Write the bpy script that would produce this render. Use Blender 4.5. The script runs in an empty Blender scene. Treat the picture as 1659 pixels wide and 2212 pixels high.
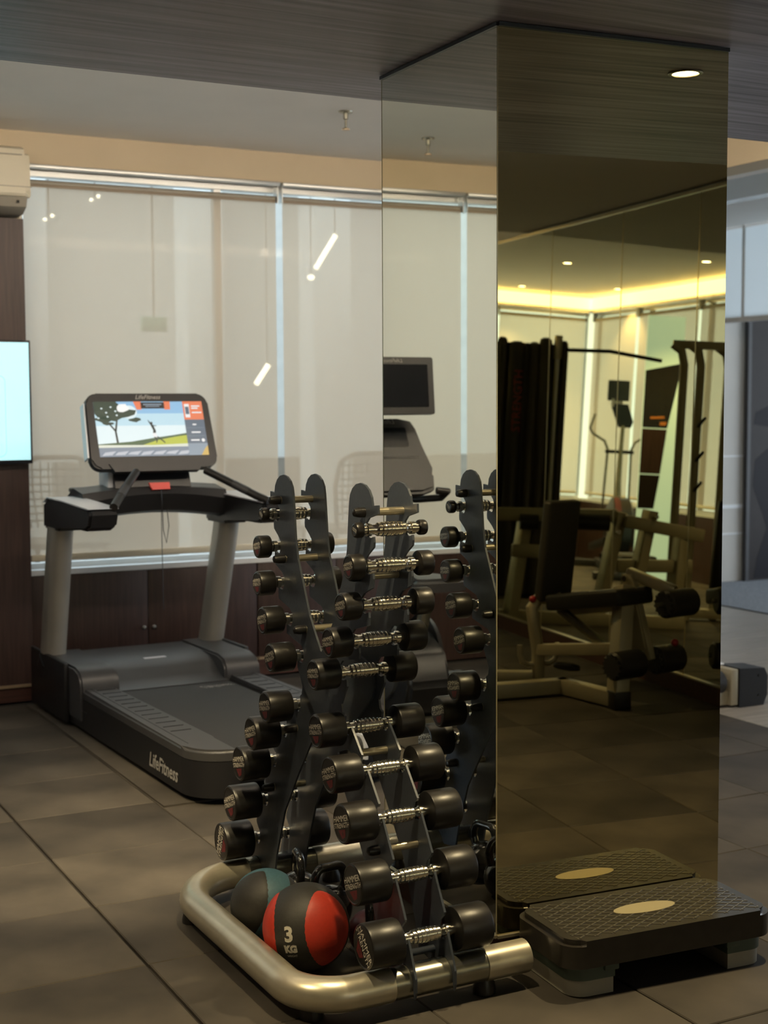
import bpy, bmesh, math, random
from math import sin, cos, pi, radians, sqrt, atan2
from mathutils import Vector, Matrix

random.seed(7)
scene = bpy.context.scene
COL = scene.collection

# ------------------------------------------------------------------ camera
cam_d = bpy.data.cameras.new('camera')
cam = bpy.data.objects.new('camera', cam_d)
COL.objects.link(cam)
RR = (0.8851867924, -0.4652136892, -0.0045349639)
UU = (0.0390231802, 0.0645311051, 0.9971524096)
FW = (0.4635963049, 0.8828431117, -0.0752761996)
cam.matrix_world = Matrix(((RR[0], UU[0], -FW[0], 0.0), (RR[1], UU[1], -FW[1], 0.0),
                           (RR[2], UU[2], -FW[2], 1.5), (0, 0, 0, 1)))
cam_d.sensor_fit = 'HORIZONTAL'
cam_d.sensor_width = 36.0
cam_d.lens = 3077.96 / 1659.0 * 36.0
cam_d.clip_end = 100
cam_d.dof.use_dof = True
cam_d.dof.focus_distance = 3.85
cam_d.dof.aperture_fstop = 5.6
scene.camera = cam

# ------------------------------------------------------------------ world, exposure
world = bpy.data.worlds.new('overcast_sky')
scene.world = world
world.use_nodes = True
bg = world.node_tree.nodes['Background']
bg.inputs['Color'].default_value = (0.80, 0.91, 1.0, 1)
bg.inputs['Strength'].default_value = 1.65
vs = scene.view_settings
vs.view_transform = 'Standard'
vs.look = 'None'
vs.exposure = 0.75
vs.gamma = 1.0
vs.use_curve_mapping = False
cy = scene.cycles
cy.use_denoising = True
cy.max_bounces = 14
cy.diffuse_bounces = 5
cy.glossy_bounces = 8
cy.transmission_bounces = 8
cy.transparent_max_bounces = 12
cy.caustics_reflective = True
cy.caustics_refractive = False
cy.sample_clamp_indirect = 6.0
cy.blur_glossy = 0.5

WARM = (1.0, 0.79, 0.44)

# ------------------------------------------------------------------ materials
MATS = {}

def mat(name, color, rough=0.5, metal=0.0, var=0.0, scale=8.0, bump=0.0, stretch=(1, 1, 1),
        emit=None, estr=0.0, spec=0.5, coat=0.0, detail=4.0, objvar=0.0):
    m = bpy.data.materials.new(name)
    m.use_nodes = True
    nt = m.node_tree
    b = nt.nodes['Principled BSDF']
    b.inputs['Base Color'].default_value = (*color, 1)
    b.inputs['Roughness'].default_value = rough
    b.inputs['Metallic'].default_value = metal
    b.inputs['Specular IOR Level'].default_value = spec
    b.inputs['Coat Weight'].default_value = coat
    if var > 0 or bump > 0:
        tc = nt.nodes.new('ShaderNodeTexCoord')
        mp = nt.nodes.new('ShaderNodeMapping')
        mp.inputs['Scale'].default_value = stretch
        nz = nt.nodes.new('ShaderNodeTexNoise')
        nz.inputs['Scale'].default_value = scale
        nz.inputs['Detail'].default_value = detail
        nt.links.new(tc.outputs['Object'], mp.inputs['Vector'])
        nt.links.new(mp.outputs['Vector'], nz.inputs['Vector'])
        if var > 0:
            mr = nt.nodes.new('ShaderNodeMapRange')
            mr.inputs['From Min'].default_value = 0.3
            mr.inputs['From Max'].default_value = 0.7
            mr.inputs['To Min'].default_value = 1 - var
            mr.inputs['To Max'].default_value = 1 + var
            nt.links.new(nz.outputs['Fac'], mr.inputs['Value'])
            fac = mr.outputs['Result']
            if objvar > 0:
                oi = nt.nodes.new('ShaderNodeObjectInfo')
                m2 = nt.nodes.new('ShaderNodeMapRange')
                m2.inputs['To Min'].default_value = 1 - objvar
                m2.inputs['To Max'].default_value = 1 + objvar
                nt.links.new(oi.outputs['Random'], m2.inputs['Value'])
                mm = nt.nodes.new('ShaderNodeMath')
                mm.operation = 'MULTIPLY'
                nt.links.new(fac, mm.inputs[0])
                nt.links.new(m2.outputs['Result'], mm.inputs[1])
                fac = mm.outputs[0]
            vm = nt.nodes.new('ShaderNodeVectorMath')
            vm.operation = 'SCALE'
            vm.inputs[0].default_value = color
            nt.links.new(fac, vm.inputs['Scale'])
            nt.links.new(vm.outputs['Vector'], b.inputs['Base Color'])
        if bump > 0:
            bp = nt.nodes.new('ShaderNodeBump')
            bp.inputs['Strength'].default_value = bump
            bp.inputs['Distance'].default_value = 0.002
            nt.links.new(nz.outputs['Fac'], bp.inputs['Height'])
            nt.links.new(bp.outputs['Normal'], b.inputs['Normal'])
    if emit:
        b.inputs['Emission Color'].default_value = (*emit, 1)
        b.inputs['Emission Strength'].default_value = estr
    MATS[name] = m
    return m

mat('rubber_floor', (0.050, 0.0425, 0.034), 0.72, var=0.55, scale=2.6, bump=0.25, detail=10, objvar=0.2, spec=0.35)
mat('underlay', (0.02, 0.017, 0.015), 0.9, var=0.2)
mat('wood_laminate', (0.054, 0.030, 0.025), 0.42, var=0.25, scale=6, stretch=(14, 14, 0.7), bump=0.05)
mat('skirt_laminate', (0.075, 0.034, 0.026), 0.4, var=0.25, scale=6, stretch=(0.7, 14, 14))
mat('ceiling_laminate', (0.36, 0.33, 0.38), 0.42, var=0.5, scale=4, stretch=(0.35, 9, 9), bump=0.12, detail=6)
mat('white_paint', (0.84, 0.82, 0.79), 0.75, var=0.02, scale=3, bump=0.03)
mat('beige_paint', (0.60, 0.495, 0.34), 0.7, var=0.03, scale=3, bump=0.03)
mat('tan_trim', (0.60, 0.46, 0.30), 0.35, metal=0.6, var=0.05)
mat('grey_wall', (0.54, 0.52, 0.48), 0.45, var=0.05, scale=2)
mat('white_gloss', (0.80, 0.86, 0.90), 0.25, var=0.01)
mat('alu', (0.62, 0.63, 0.62), 0.35, metal=0.9, var=0.05)
mat('white_frame', (0.78, 0.80, 0.82), 0.4, var=0.02)
mat('satin_silver', (0.56, 0.52, 0.41), 0.33, metal=0.75, var=0.06, scale=20)
mat('dark_silver', (0.33, 0.32, 0.26), 0.26, metal=0.85, var=0.1, scale=20)
mat('chrome', (0.93, 0.90, 0.80), 0.17, metal=1.0, var=0.02, scale=60)
mat('rack_steel', (0.050, 0.060, 0.080), 0.38, metal=0.1, var=0.08, scale=90, bump=0.12)
mat('rod_steel', (0.50, 0.45, 0.33), 0.35, metal=0.8, var=0.05)
mat('rubber_black', (0.012, 0.011, 0.0105), 0.36, var=0.12, scale=60, bump=0.06)
mat('face_black', (0.018, 0.017, 0.018), 0.5, var=0.1, scale=40)
mat('label_grey', (0.72, 0.68, 0.60), 0.5)
mat('logo_dim', (0.32, 0.31, 0.30), 0.5)
mat('letter_red', (0.30, 0.03, 0.03), 0.5)
mat('label_red', (0.12, 0.012, 0.015), 0.5)
mat('ball_black', (0.026, 0.025, 0.022), 0.55, var=0.12, scale=120, bump=0.2)
mat('ball_red', (0.46, 0.034, 0.016), 0.5, var=0.06, scale=120, bump=0.15)
mat('ball_blue', (0.05, 0.125, 0.165), 0.55, var=0.1, scale=120, bump=0.15)
mat('print_white', (0.55, 0.52, 0.44), 0.5)
mat('gloss_black', (0.012, 0.012, 0.013), 0.16, coat=0.6)
mat('maroon_vinyl', (0.085, 0.012, 0.018), 0.4)
mat('step_black', (0.026, 0.023, 0.019), 0.22, var=0.1, scale=30)
mat('step_rib', (0.085, 0.078, 0.058), 0.16)
mat('step_oval', (0.27, 0.235, 0.14), 0.45)
mat('step_green', (0.06, 0.085, 0.07), 0.45, var=0.05)
mat('step_grey', (0.30, 0.285, 0.24), 0.5, var=0.05)
mat('tm_black', (0.012, 0.012, 0.014), 0.40, var=0.05)
mat('tm_side', (0.0075, 0.0075, 0.009), 0.45, var=0.05)
mat('tm_grey', (0.038, 0.038, 0.041), 0.42, var=0.05)
mat('tm_belt', (0.019, 0.019, 0.020), 0.62, var=0.15, scale=200, bump=0.2)
mat('tm_upright', (0.46, 0.445, 0.40), 0.36, metal=0.6, var=0.05)
mat('tm_silver', (0.62, 0.65, 0.72), 0.30, metal=0.1)
mat('stop_red', (0.65, 0.04, 0.03), 0.4)
mat('tv_bezel', (0.015, 0.016, 0.02), 0.3)
mat('plastic_white', (0.72, 0.66, 0.52), 0.45, var=0.02)
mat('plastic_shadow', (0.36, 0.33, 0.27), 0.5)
mat('dark_slot', (0.01, 0.01, 0.01), 0.6)
mat('wood_floor', (0.30, 0.285, 0.26), 0.38, var=0.2, scale=4, stretch=(0.6, 8, 8))
mat('carpet', (0.20, 0.22, 0.25), 0.95, var=0.4, scale=70)
mat('dark_glass', (0.026, 0.020, 0.019), 0.45, var=0.1, spec=0.25)
mat('dark_print', (0.012, 0.010, 0.014), 0.5, spec=0.2)
mat('grey_print', (0.30, 0.31, 0.31), 0.4)
mat('machine_beige', (0.40, 0.36, 0.26), 0.4, metal=0.3, var=0.05)
mat('pad_black', (0.018, 0.017, 0.017), 0.45, var=0.1, scale=80, bump=0.05)
mat('pad_brown', (0.045, 0.042, 0.036), 0.5, var=0.1, scale=80, bump=0.05)
mat('knob_red', (0.40, 0.02, 0.03), 0.35)
mat('tower_black', (0.028, 0.026, 0.022), 0.35, var=0.05)
mat('tower_rib', (0.055, 0.05, 0.04), 0.35)
mat('ext_white', (0.86, 0.86, 0.86), 0.7, var=0.03)
mat('ext_pale', (0.46, 0.45, 0.43), 0.8, var=0.05)
mat('ext_grey', (0.24, 0.21, 0.18), 0.8, var=0.1)
mat('ext_dark', (0.16, 0.13, 0.10), 0.8, var=0.1)
mat('ext_floor', (0.45, 0.40, 0.34), 0.6, var=0.05)
mat('sign_green', (0.20, 0.42, 0.30), 0.5)
mat('screen_dark', (0.012, 0.013, 0.016), 0.15)
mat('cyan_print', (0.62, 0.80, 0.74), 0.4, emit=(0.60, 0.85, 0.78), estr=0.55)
mat('orange_print', (0.70, 0.26, 0.06), 0.5)
mat('lamp_ring', (0.30, 0.27, 0.22), 0.3, metal=0.8)
mat('lamp_glow', (1, 0.9, 0.7), 0.5, emit=(1.0, 0.80, 0.45), estr=30)
mat('cove_glow', (1, 0.9, 0.6), 0.5, emit=(1.0, 0.74, 0.30), estr=4.2)
mat('cove_glow_warm', (1, 0.9, 0.6), 0.5, emit=(1.0, 0.86, 0.66), estr=26)
mat('tube_glow', (1, 0.95, 0.85), 0.5, emit=(1.0, 0.88, 0.66), estr=3.2)
mat('tv_glow', (0.6, 0.9, 0.95), 0.3, emit=(0.40, 0.82, 0.92), estr=0.46)
mat('tv_glow_light', (0.8, 0.95, 0.98), 0.3, emit=(0.78, 0.97, 1.0), estr=0.60)
mat('tv_line', (0.2, 0.4, 0.45), 0.3, emit=(0.25, 0.50, 0.56), estr=0.8)
SCR = {'sky_top': (0.30, 0.55, 0.80), 'sky': (0.55, 0.78, 0.88), 'sky_low': (0.80, 0.93, 0.95), 'sun': (1, 1, 0.97),
       'leaf': (0.030, 0.055, 0.035), 'trunk': (0.02, 0.03, 0.025), 'hill': (0.06, 0.12, 0.05), 'grass': (0.50, 0.55, 0.06),
       'path': (0.75, 0.78, 0.66), 'road': (0.20, 0.25, 0.32), 'road_light': (0.50, 0.54, 0.60), 'orange': (0.85, 0.22, 0.10),
       'slate': (0.11, 0.15, 0.20), 'slate_light': (0.25, 0.32, 0.39), 'ui_white': (0.9, 0.9, 0.9), 'ui_black': (0.02, 0.015, 0.015),
       'amber': (0.62, 0.42, 0.10)}
for k_, c_ in SCR.items():
    mat('scr_' + k_, (0.02, 0.02, 0.02), 0.25, emit=c_, estr=0.56)

def mirror_mat(name, tint):
    m = bpy.data.materials.new(name)
    m.use_nodes = True
    b = m.node_tree.nodes['Principled BSDF']
    b.inputs['Base Color'].default_value = (*tint, 1)
    b.inputs['Metallic'].default_value = 1.0
    b.inputs['Roughness'].default_value = 0.0
    MATS[name] = m
    return m

mirror_mat('mirror_bronze', (0.62, 0.57, 0.38))
mirror_mat('mirror_clear', (0.90, 0.90, 0.80))
mirror_mat('mirror_wall', (0.80, 0.80, 0.66))
mat('glass_edge', (0.60, 0.54, 0.34), 0.2, metal=0.4)
mat('glass_edge_dark', (0.05, 0.06, 0.055), 0.2)

def fabric_mat():
    m = bpy.data.materials.new('blind_fabric')
    m.use_nodes = True
    nt = m.node_tree
    nt.nodes.clear()
    out = nt.nodes.new('ShaderNodeOutputMaterial')
    d = nt.nodes.new('ShaderNodeBsdfDiffuse')
    d.inputs['Color'].default_value = (0.60, 0.52, 0.41, 1)
    t = nt.nodes.new('ShaderNodeBsdfTranslucent')
    t.inputs['Color'].default_value = (0.74, 0.575, 0.432, 1)
    tr = nt.nodes.new('ShaderNodeBsdfTransparent')
    tr.inputs['Color'].default_value = (0.98, 0.93, 0.85, 1)
    m1 = nt.nodes.new('ShaderNodeMixShader')
    m1.inputs[0].default_value = 0.60
    m2 = nt.nodes.new('ShaderNodeMixShader')
    tc = nt.nodes.new('ShaderNodeTexCoord')
    nz = nt.nodes.new('ShaderNodeTexNoise')
    nz.inputs['Scale'].default_value = 2.0
    mr = nt.nodes.new('ShaderNodeMapRange')
    mr.inputs['To Min'].default_value = 0.23
    mr.inputs['To Max'].default_value = 0.25
    nt.links.new(tc.outputs['Object'], nz.inputs['Vector'])
    nt.links.new(nz.outputs['Fac'], mr.inputs['Value'])
    nt.links.new(mr.outputs['Result'], m2.inputs[0])
    nt.links.new(d.outputs[0], m1.inputs[1])
    nt.links.new(t.outputs[0], m1.inputs[2])
    nt.links.new(m1.outputs[0], m2.inputs[1])
    nt.links.new(tr.outputs[0], m2.inputs[2])
    nt.links.new(m2.outputs[0], out.inputs['Surface'])
    MATS['blind_fabric'] = m

fabric_mat()

def frosted_mat():
    m = bpy.data.materials.new('frosted_glass')
    m.use_nodes = True
    nt = m.node_tree
    nt.nodes.clear()
    out = nt.nodes.new('ShaderNodeOutputMaterial')
    d = nt.nodes.new('ShaderNodeBsdfDiffuse')
    d.inputs['Color'].default_value = (0.75, 0.82, 0.86, 1)
    t = nt.nodes.new('ShaderNodeBsdfTranslucent')
    t.inputs['Color'].default_value = (0.80, 0.88, 0.92, 1)
    mx = nt.nodes.new('ShaderNodeMixShader')
    mx.inputs[0].default_value = 0.6
    nt.links.new(d.outputs[0], mx.inputs[1])
    nt.links.new(t.outputs[0], mx.inputs[2])
    nt.links.new(mx.outputs[0], out.inputs['Surface'])
    MATS['frosted_glass'] = m

frosted_mat()

def glass_mat():
    m = bpy.data.materials.new('window_glass')
    m.use_nodes = True
    nt = m.node_tree
    nt.nodes.clear()
    out = nt.nodes.new('ShaderNodeOutputMaterial')
    g = nt.nodes.new('ShaderNodeBsdfGlossy')
    g.inputs['Roughness'].default_value = 0.02
    tr = nt.nodes.new('ShaderNodeBsdfTransparent')
    tr.inputs['Color'].default_value = (0.93, 0.97, 0.97, 1)
    mx = nt.nodes.new('ShaderNodeMixShader')
    mx.inputs[0].default_value = 0.012
    nt.links.new(tr.outputs[0], mx.inputs[1])
    nt.links.new(g.outputs[0], mx.inputs[2])
    nt.links.new(mx.outputs[0], out.inputs['Surface'])
    MATS['window_glass'] = m

glass_mat()

# ------------------------------------------------------------------ mesh helpers
WM = {}   # world matrix of every object built here

def bx(bm, x0, x1, y0, y1, z0, z1, bev=0.0, seg=2, M=None):
    r = bmesh.ops.create_cube(bm, size=1.0)
    vs_ = r['verts']
    bmesh.ops.scale(bm, vec=(abs(x1 - x0), abs(y1 - y0), abs(z1 - z0)), verts=vs_)
    bmesh.ops.translate(bm, vec=((x0 + x1) / 2, (y0 + y1) / 2, (z0 + z1) / 2), verts=vs_)
    geo = vs_
    if bev > 0:
        es = list({e for v in vs_ for e in v.link_edges})
        rr = bmesh.ops.bevel(bm, geom=es, offset=bev, segments=seg, affect='EDGES', profile=0.5)
        geo = list({v for f in rr['faces'] for v in f.verts} | {v for v in vs_ if v.is_valid})
    if M is not None:
        bmesh.ops.transform(bm, matrix=M, verts=list(set(geo)))
    return geo

def frame_from(axis):
    a = Vector(axis).normalized()
    h = Vector((0, 0, 1)) if abs(a.z) < 0.9 else Vector((1, 0, 0))
    u = a.cross(h).normalized()
    v = a.cross(u).normalized()
    return a, u, v

def lathe(bm, prof, origin=(0, 0, 0), axis=(0, 0, 1), seg=24, cap=True):
    a, u, v = frame_from(axis)
    o = Vector(origin)
    rings = []
    for (s, r) in prof:
        if r < 1e-6:
            rings.append([bm.verts.new(o + a * s)])
        else:
            rings.append([bm.verts.new(o + a * s + (u * cos(2 * pi * i / seg) + v * sin(2 * pi * i / seg)) * r) for i in range(seg)])
    for A, B in zip(rings, rings[1:]):
        for i in range(seg):
            j = (i + 1) % seg
            if len(A) == 1 and len(B) == 1:
                continue
            if len(A) == 1:
                bm.faces.new((A[0], B[j], B[i]))
            elif len(B) == 1:
                bm.faces.new((A[i], A[j], B[0]))
            else:
                bm.faces.new((A[i], A[j], B[j], B[i]))
    if cap:
        if len(rings[0]) > 1:
            bm.faces.new(rings[0][::-1])
        if len(rings[-1]) > 1:
            bm.faces.new(rings[-1])

def cyl(bm, p0, p1, r, seg=16, r1=None):
    p0 = Vector(p0); p1 = Vector(p1)
    L = (p1 - p0).length
    lathe(bm, [(0, r), (L, r if r1 is None else r1)], p0, p1 - p0, seg)

def tube(bm, pts, r, seg=12, cap=True, closed=False):
    pts = [Vector(q) for q in pts]
    n = len(pts)
    rad = r if isinstance(r, (list, tuple)) else [r] * n
    tang = []
    for i in range(n):
        if closed:
            tang.append((pts[(i + 1) % n] - pts[(i - 1) % n]).normalized())
        elif i == 0:
            tang.append((pts[1] - pts[0]).normalized())
        elif i == n - 1:
            tang.append((pts[-1] - pts[-2]).normalized())
        else:
            tang.append(((pts[i + 1] - pts[i]).normalized() + (pts[i] - pts[i - 1]).normalized()).normalized())
    a, u, v = frame_from(tang[0])
    rings = []
    for i in range(n):
        t = tang[i]
        u = (u - t * u.dot(t)).normalized()
        v = t.cross(u)
        rings.append([bm.verts.new(pts[i] + (u * cos(2 * pi * k / seg) + v * sin(2 * pi * k / seg)) * rad[i]) for k in range(seg)])
    m = n if closed else n - 1
    for i in range(m):
        A, B = rings[i], rings[(i + 1) % n]
        for k in range(seg):
            j = (k + 1) % seg
            bm.faces.new((A[k], A[j], B[j], B[k]))
    if cap and not closed:
        bm.faces.new(rings[0][::-1])
        bm.faces.new(rings[-1])

def bar(bm, p0, p1, w, h, up=(0, 0, 1), bev=0.0):
    """rectangular bar from p0 to p1, w sideways, h along up"""
    p0 = Vector(p0); p1 = Vector(p1)
    a = (p1 - p0)
    L = a.length
    a.normalize()
    upv = Vector(up)
    s = a.cross(upv).normalized()
    n = s.cross(a).normalized()
    M = Matrix(((a.x, s.x, n.x, p0.x), (a.y, s.y, n.y, p0.y), (a.z, s.z, n.z, p0.z), (0, 0, 0, 1)))
    bx(bm, 0, L, -w / 2, w / 2, -h / 2, h / 2, bev, 2, M)

def prism(bm, poly, M, depth):
    """polygon in local xy, extruded along local z by depth, placed by M"""
    A = [bm.verts.new(M @ Vector((x, y, 0))) for x, y in poly]
    B = [bm.verts.new(M @ Vector((x, y, depth))) for x, y in poly]
    bm.faces.new(A[::-1])
    bm.faces.new(B)
    n = len(poly)
    for i in range(n):
        j = (i + 1) % n
        bm.faces.new((A[i], A[j], B[j], B[i]))

def rrect(w, h, r, seg=5, cx=0.0, cy_=0.0):
    out = []
    for (sx, sy, a0) in ((1, 1, 0), (-1, 1, 90), (-1, -1, 180), (1, -1, 270)):
        for i in range(seg + 1):
            a = radians(a0 + 90 * i / seg)
            out.append((cx + sx * (w / 2 - r) + r * cos(a), cy_ + sy * (h / 2 - r) + r * sin(a)))
    return out

def matrix_axes(o, x, y, z):
    return Matrix(((x[0], y[0], z[0], o[0]), (x[1], y[1], z[1], o[1]), (x[2], y[2], z[2], o[2]), (0, 0, 0, 1)))

def finish(name, bm, material, parent=None, smooth=True, recalc=True, mesh=None):
    """bm is in world coordinates; the mesh is stored in the parent's local frame"""
    if mesh is None:
        if recalc:
            bmesh.ops.recalc_face_normals(bm, faces=bm.faces)
        if parent is not None:
            bm.transform(WM[parent.name].inverted())
        mesh = bpy.data.meshes.new(name)
        bm.to_mesh(mesh)
        bm.free()
        ms = material if isinstance(material, (list, tuple)) else [material]
        for q in ms:
            mesh.materials.append(MATS[q])
        if smooth:
            for pgn in mesh.polygons:
                pgn.use_smooth = True
            try:
                mesh.set_sharp_from_angle(angle=radians(38))
            except Exception:
                pass
    o = bpy.data.objects.new(name, mesh)
    COL.objects.link(o)
    if parent is not None:
        o.parent = parent
        WM[o.name] = WM[parent.name]
    else:
        WM[o.name] = Matrix.Identity(4)
    return o

def thing(name, label, cat, loc=(0, 0, 0), rz=0.0, group=None):
    o = bpy.data.objects.new(name, None)
    o.empty_display_size = 0.1
    COL.objects.link(o)
    o.location = loc
    o.rotation_euler = (0, 0, rz)
    WM[o.name] = Matrix.Translation(loc) @ Matrix.Rotation(rz, 4, 'Z')
    tag(o, label, cat, group)
    return o

def tag(o, label, cat, group=None):
    o['label'] = label
    o['category'] = cat
    if group:
        o['group'] = group
    return o

def struct(o):
    o['kind'] = 'structure'
    return o

def B():
    return bmesh.new()

def box_obj(name, dims, material, parent=None, bev=0.0, M=None):
    b = B()
    bx(b, *dims, bev, 2, M)
    return finish(name, b, material, parent)

_text_cache = {}

def text_bm(s, size, shear=0.0, bold=0.0, res=2, spacing=1.0):
    key = (s, size, shear, bold, res, spacing)
    if key not in _text_cache:
        c = bpy.data.curves.new('txt', 'FONT')
        c.body = s
        c.size = size
        c.shear = shear
        c.offset = bold
        c.align_x = 'CENTER'
        c.align_y = 'CENTER'
        c.resolution_u = res
        c.space_character = spacing
        c.space_line = 0.85
        o = bpy.data.objects.new('txt', c)
        COL.objects.link(o)
        dg = bpy.context.evaluated_depsgraph_get()
        me = bpy.data.meshes.new_from_object(o.evaluated_get(dg))
        _text_cache[key] = ([v.co.copy() for v in me.vertices], [list(p_.vertices) for p_ in me.polygons])
        bpy.data.objects.remove(o)
        bpy.data.curves.remove(c)
        bpy.data.meshes.remove(me)
    return _text_cache[key]

def add_text(bm, s, size, fn, mi=0, **kw):
    """fn maps flat (x, y) to a world point"""
    vv, ff = text_bm(s, size, **kw)
    vs_ = [bm.verts.new(fn(v.x, v.y)) for v in vv]
    for f in ff:
        try:
            fc = bm.faces.new([vs_[i] for i in f])
            fc.material_index = mi
        except ValueError:
            pass

def quad(bm, pts, mi=0):
    f = bm.faces.new([bm.verts.new(Vector(q)) for q in pts])
    f.material_index = mi
    return f

# ================================================================== ROOM
# axes: X along the window wall (right), Y towards the window wall, Z up, metres
ZW = 2.475           # lowered laminate ceiling
ZC = 2.875           # painted ceiling
Y_EDGE, Y_EDGE2 = 4.14, 1.435
XL, YB = -1.65, -7.60
XS, YS = 0.95, -4.0      # rear alcove starts at XS, behind YS

# ---- floor
floor = struct(box_obj('floor', (XL - 0.2, 11.0, YB - 0.2, 9.4, -0.08, -0.012), 'underlay'))
SX, SY = 0.525, 0.5035
tile_cache = {}

def tile(x0, x1, y0, y1, material, name, gap=0.0035, th=0.012):
    key = (round(x1 - x0, 3), round(y1 - y0, 3), material)
    if key not in tile_cache:
        b = B()
        w, h = (x1 - x0) / 2 - gap / 2, (y1 - y0) / 2 - gap / 2
        bx(b, -w, w, -h, h, -th, 0)
        es = [e for e in b.edges if all(v.co.z > -0.001 for v in e.verts)]
        bmesh.ops.bevel(b, geom=es, offset=0.003, segments=1, affect='EDGES')
        me = bpy.data.meshes.new(name)
        b.to_mesh(me)
        b.free()
        me.materials.append(MATS[material])
        tile_cache[key] = me
    o = bpy.data.objects.new(name, tile_cache[key])
    COL.objects.link(o)
    o.parent = floor
    o.location = ((x0 + x1) / 2 + random.uniform(-1, 1) * 0.0008, (y0 + y1) / 2 + random.uniform(-1, 1) * 0.0008, random.uniform(-0.0022, 0.0))
    o.rotation_euler = (random.uniform(-1, 1) * 0.0022, random.uniform(-1, 1) * 0.0022, random.uniform(-1, 1) * 0.002)
    return o

for i in range(-2, 7):
    for j in range(-23, 8):
        x0 = 1.171 + SX * i
        x1 = min(x0 + SX, 4.60) - (0.007 if i == -1 else 0)
        y0 = 3.604 + SY * j
        y1 = min(y0 + SY, 7.19)
        y0 = max(y0, YB)
        if y1 - y0 < 0.08 or x1 - x0 < 0.08:
            continue
        tile(x0, x1, y0, y1, 'rubber_floor', 'rubber_tile')
# floor west of the tiled field, never seen tile by tile
o = box_obj('rubber_sheet', (XL, 0.1185, YS, 7.19, -0.012, -0.001), 'rubber_floor', floor)
# planks of the neighbouring lobby
for i in range(3):
    for j in range(34):
        x0 = 4.604 + i * 1.25 - (0.6 if j % 2 else 0.0)
        x1 = min(x0 + 1.25, 7.10)
        x0 = max(x0, 4.604)
        y0 = 3.2 + j * 0.178
        if x1 - x0 > 0.05:
            tile(x0, x1, y0, y0 + 0.178, 'wood_floor', 'floor_plank', 0.0015)
if True:
    x0 = 7.104
    o = box_obj('carpet_edge', (7.085, 7.105, 3.2, 9.25, -0.012, 0.004), 'dark_slot', floor)
    o = box_obj('carpet', (7.105, 10.9, 3.2, 9.25, -0.012, 0.003), 'carpet', floor)
    o = box_obj('lobby_screed', (4.604, 10.9, 1.25, 3.2, -0.012, -0.001), 'wood_floor', floor)

# ---- ceilings
cw = struct(box_obj('ceiling', (XL - 0.2, 11.0, Y_EDGE2, Y_EDGE, ZW, ZC + 0.2), 'ceiling_laminate'))
struct(box_obj('ceiling_window_side', (XL - 0.2, 5.2, Y_EDGE, 7.5, ZC, ZC + 0.2), 'white_paint'))
ZB, ZR = 2.60, 2.88
struct(box_obj('ceiling_middle', (XL - 0.2, 4.66, -1.9, Y_EDGE2, ZB, ZB + 0.5), 'white_paint'))
struct(box_obj('ceiling_rear', (XL - 0.2, 4.66, YB - 0.2, -1.9, ZR, ZR + 0.22), 'white_paint'))
# stepped ceiling over the lobby, right of the column
struct(box_obj('ceiling_lobby', (5.2, 11.0, Y_EDGE, 9.4, 3.05, 3.3), 'white_paint'))
tr = 1
def trim(dims, material, bev=0.0):
    global tr
    o = struct(box_obj('trim_%d' % tr, dims, material, None, bev))
    tr += 1
    return o
trim((5.0, 5.2, Y_EDGE, 9.2, 2.70, 3.05), 'beige_paint')
trim((5.2, 5.55, Y_EDGE, 9.2, 2.76, 3.05), 'white_paint')
trim((6.3, 6.42, Y_EDGE, 9.2, 2.80, 3.05), 'white_gloss')
trim((6.42, 7.6, Y_EDGE, 9.2, 2.86, 3.05), 'white_paint')

# ---- walls
WY = 7.27

def wall(name, dims, material):
    return struct(box_obj(name, dims, material))

wall('wall_window_upper', (XL - 0.2, 5.2, WY, WY + 0.2, 2.715, ZC), 'beige_paint')
wall('wall_left', (XL - 0.2, XL, YS - 0.2, WY + 0.2, 0, 3.1), 'wood_laminate')
wall('wall_lobby_return', (5.0, 5.2, WY, 9.2, 0, 2.72), 'grey_wall')
wall('wall_lobby_far', (5.2, 11.0, 9.19, 9.4, 0, 3.1), 'grey_wall')
wall('wall_lobby_near', (4.37, 11.0, 1.07, 1.25, 0, 3.1), 'grey_wall')
for k_, zz in enumerate((0.40, 0.62, 1.05)):
    trim((7.45, 8.24, 9.182, 9.19, zz, zz + (0.012 if k_ != 1 else 0.03)), 'white_frame')

# frosted clerestory panes above the lobby entrance
bh = thing('clerestory', 'pale frosted glass panels above the lobby entrance, right of the mirrored column', 'glass panels', (7.6, 7.5, 2.14))
for q in range(5):
    y0 = 5.7 + q * 0.7
    b = B()
    vq = [b.verts.new(v) for v in ((7.60, y0 + 0.008, 2.16), (7.60, y0 + 0.692, 2.16), (7.60, y0 + 0.692, 2.84), (7.60, y0 + 0.008, 2.84))]
    b.faces.new(vq)
    finish('pane', b, 'frosted_glass', bh)
for q in range(6):
    y0 = 5.7 + q * 0.7
    box_obj('glazing_bar', (7.585, 7.615, y0 - 0.009, y0 + 0.009, 2.14, 2.86), 'grey_wall', bh)
box_obj('bottom_rail', (7.58, 7.66, 5.69, 9.185, 2.125, 2.16), 'grey_wall', bh)

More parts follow.
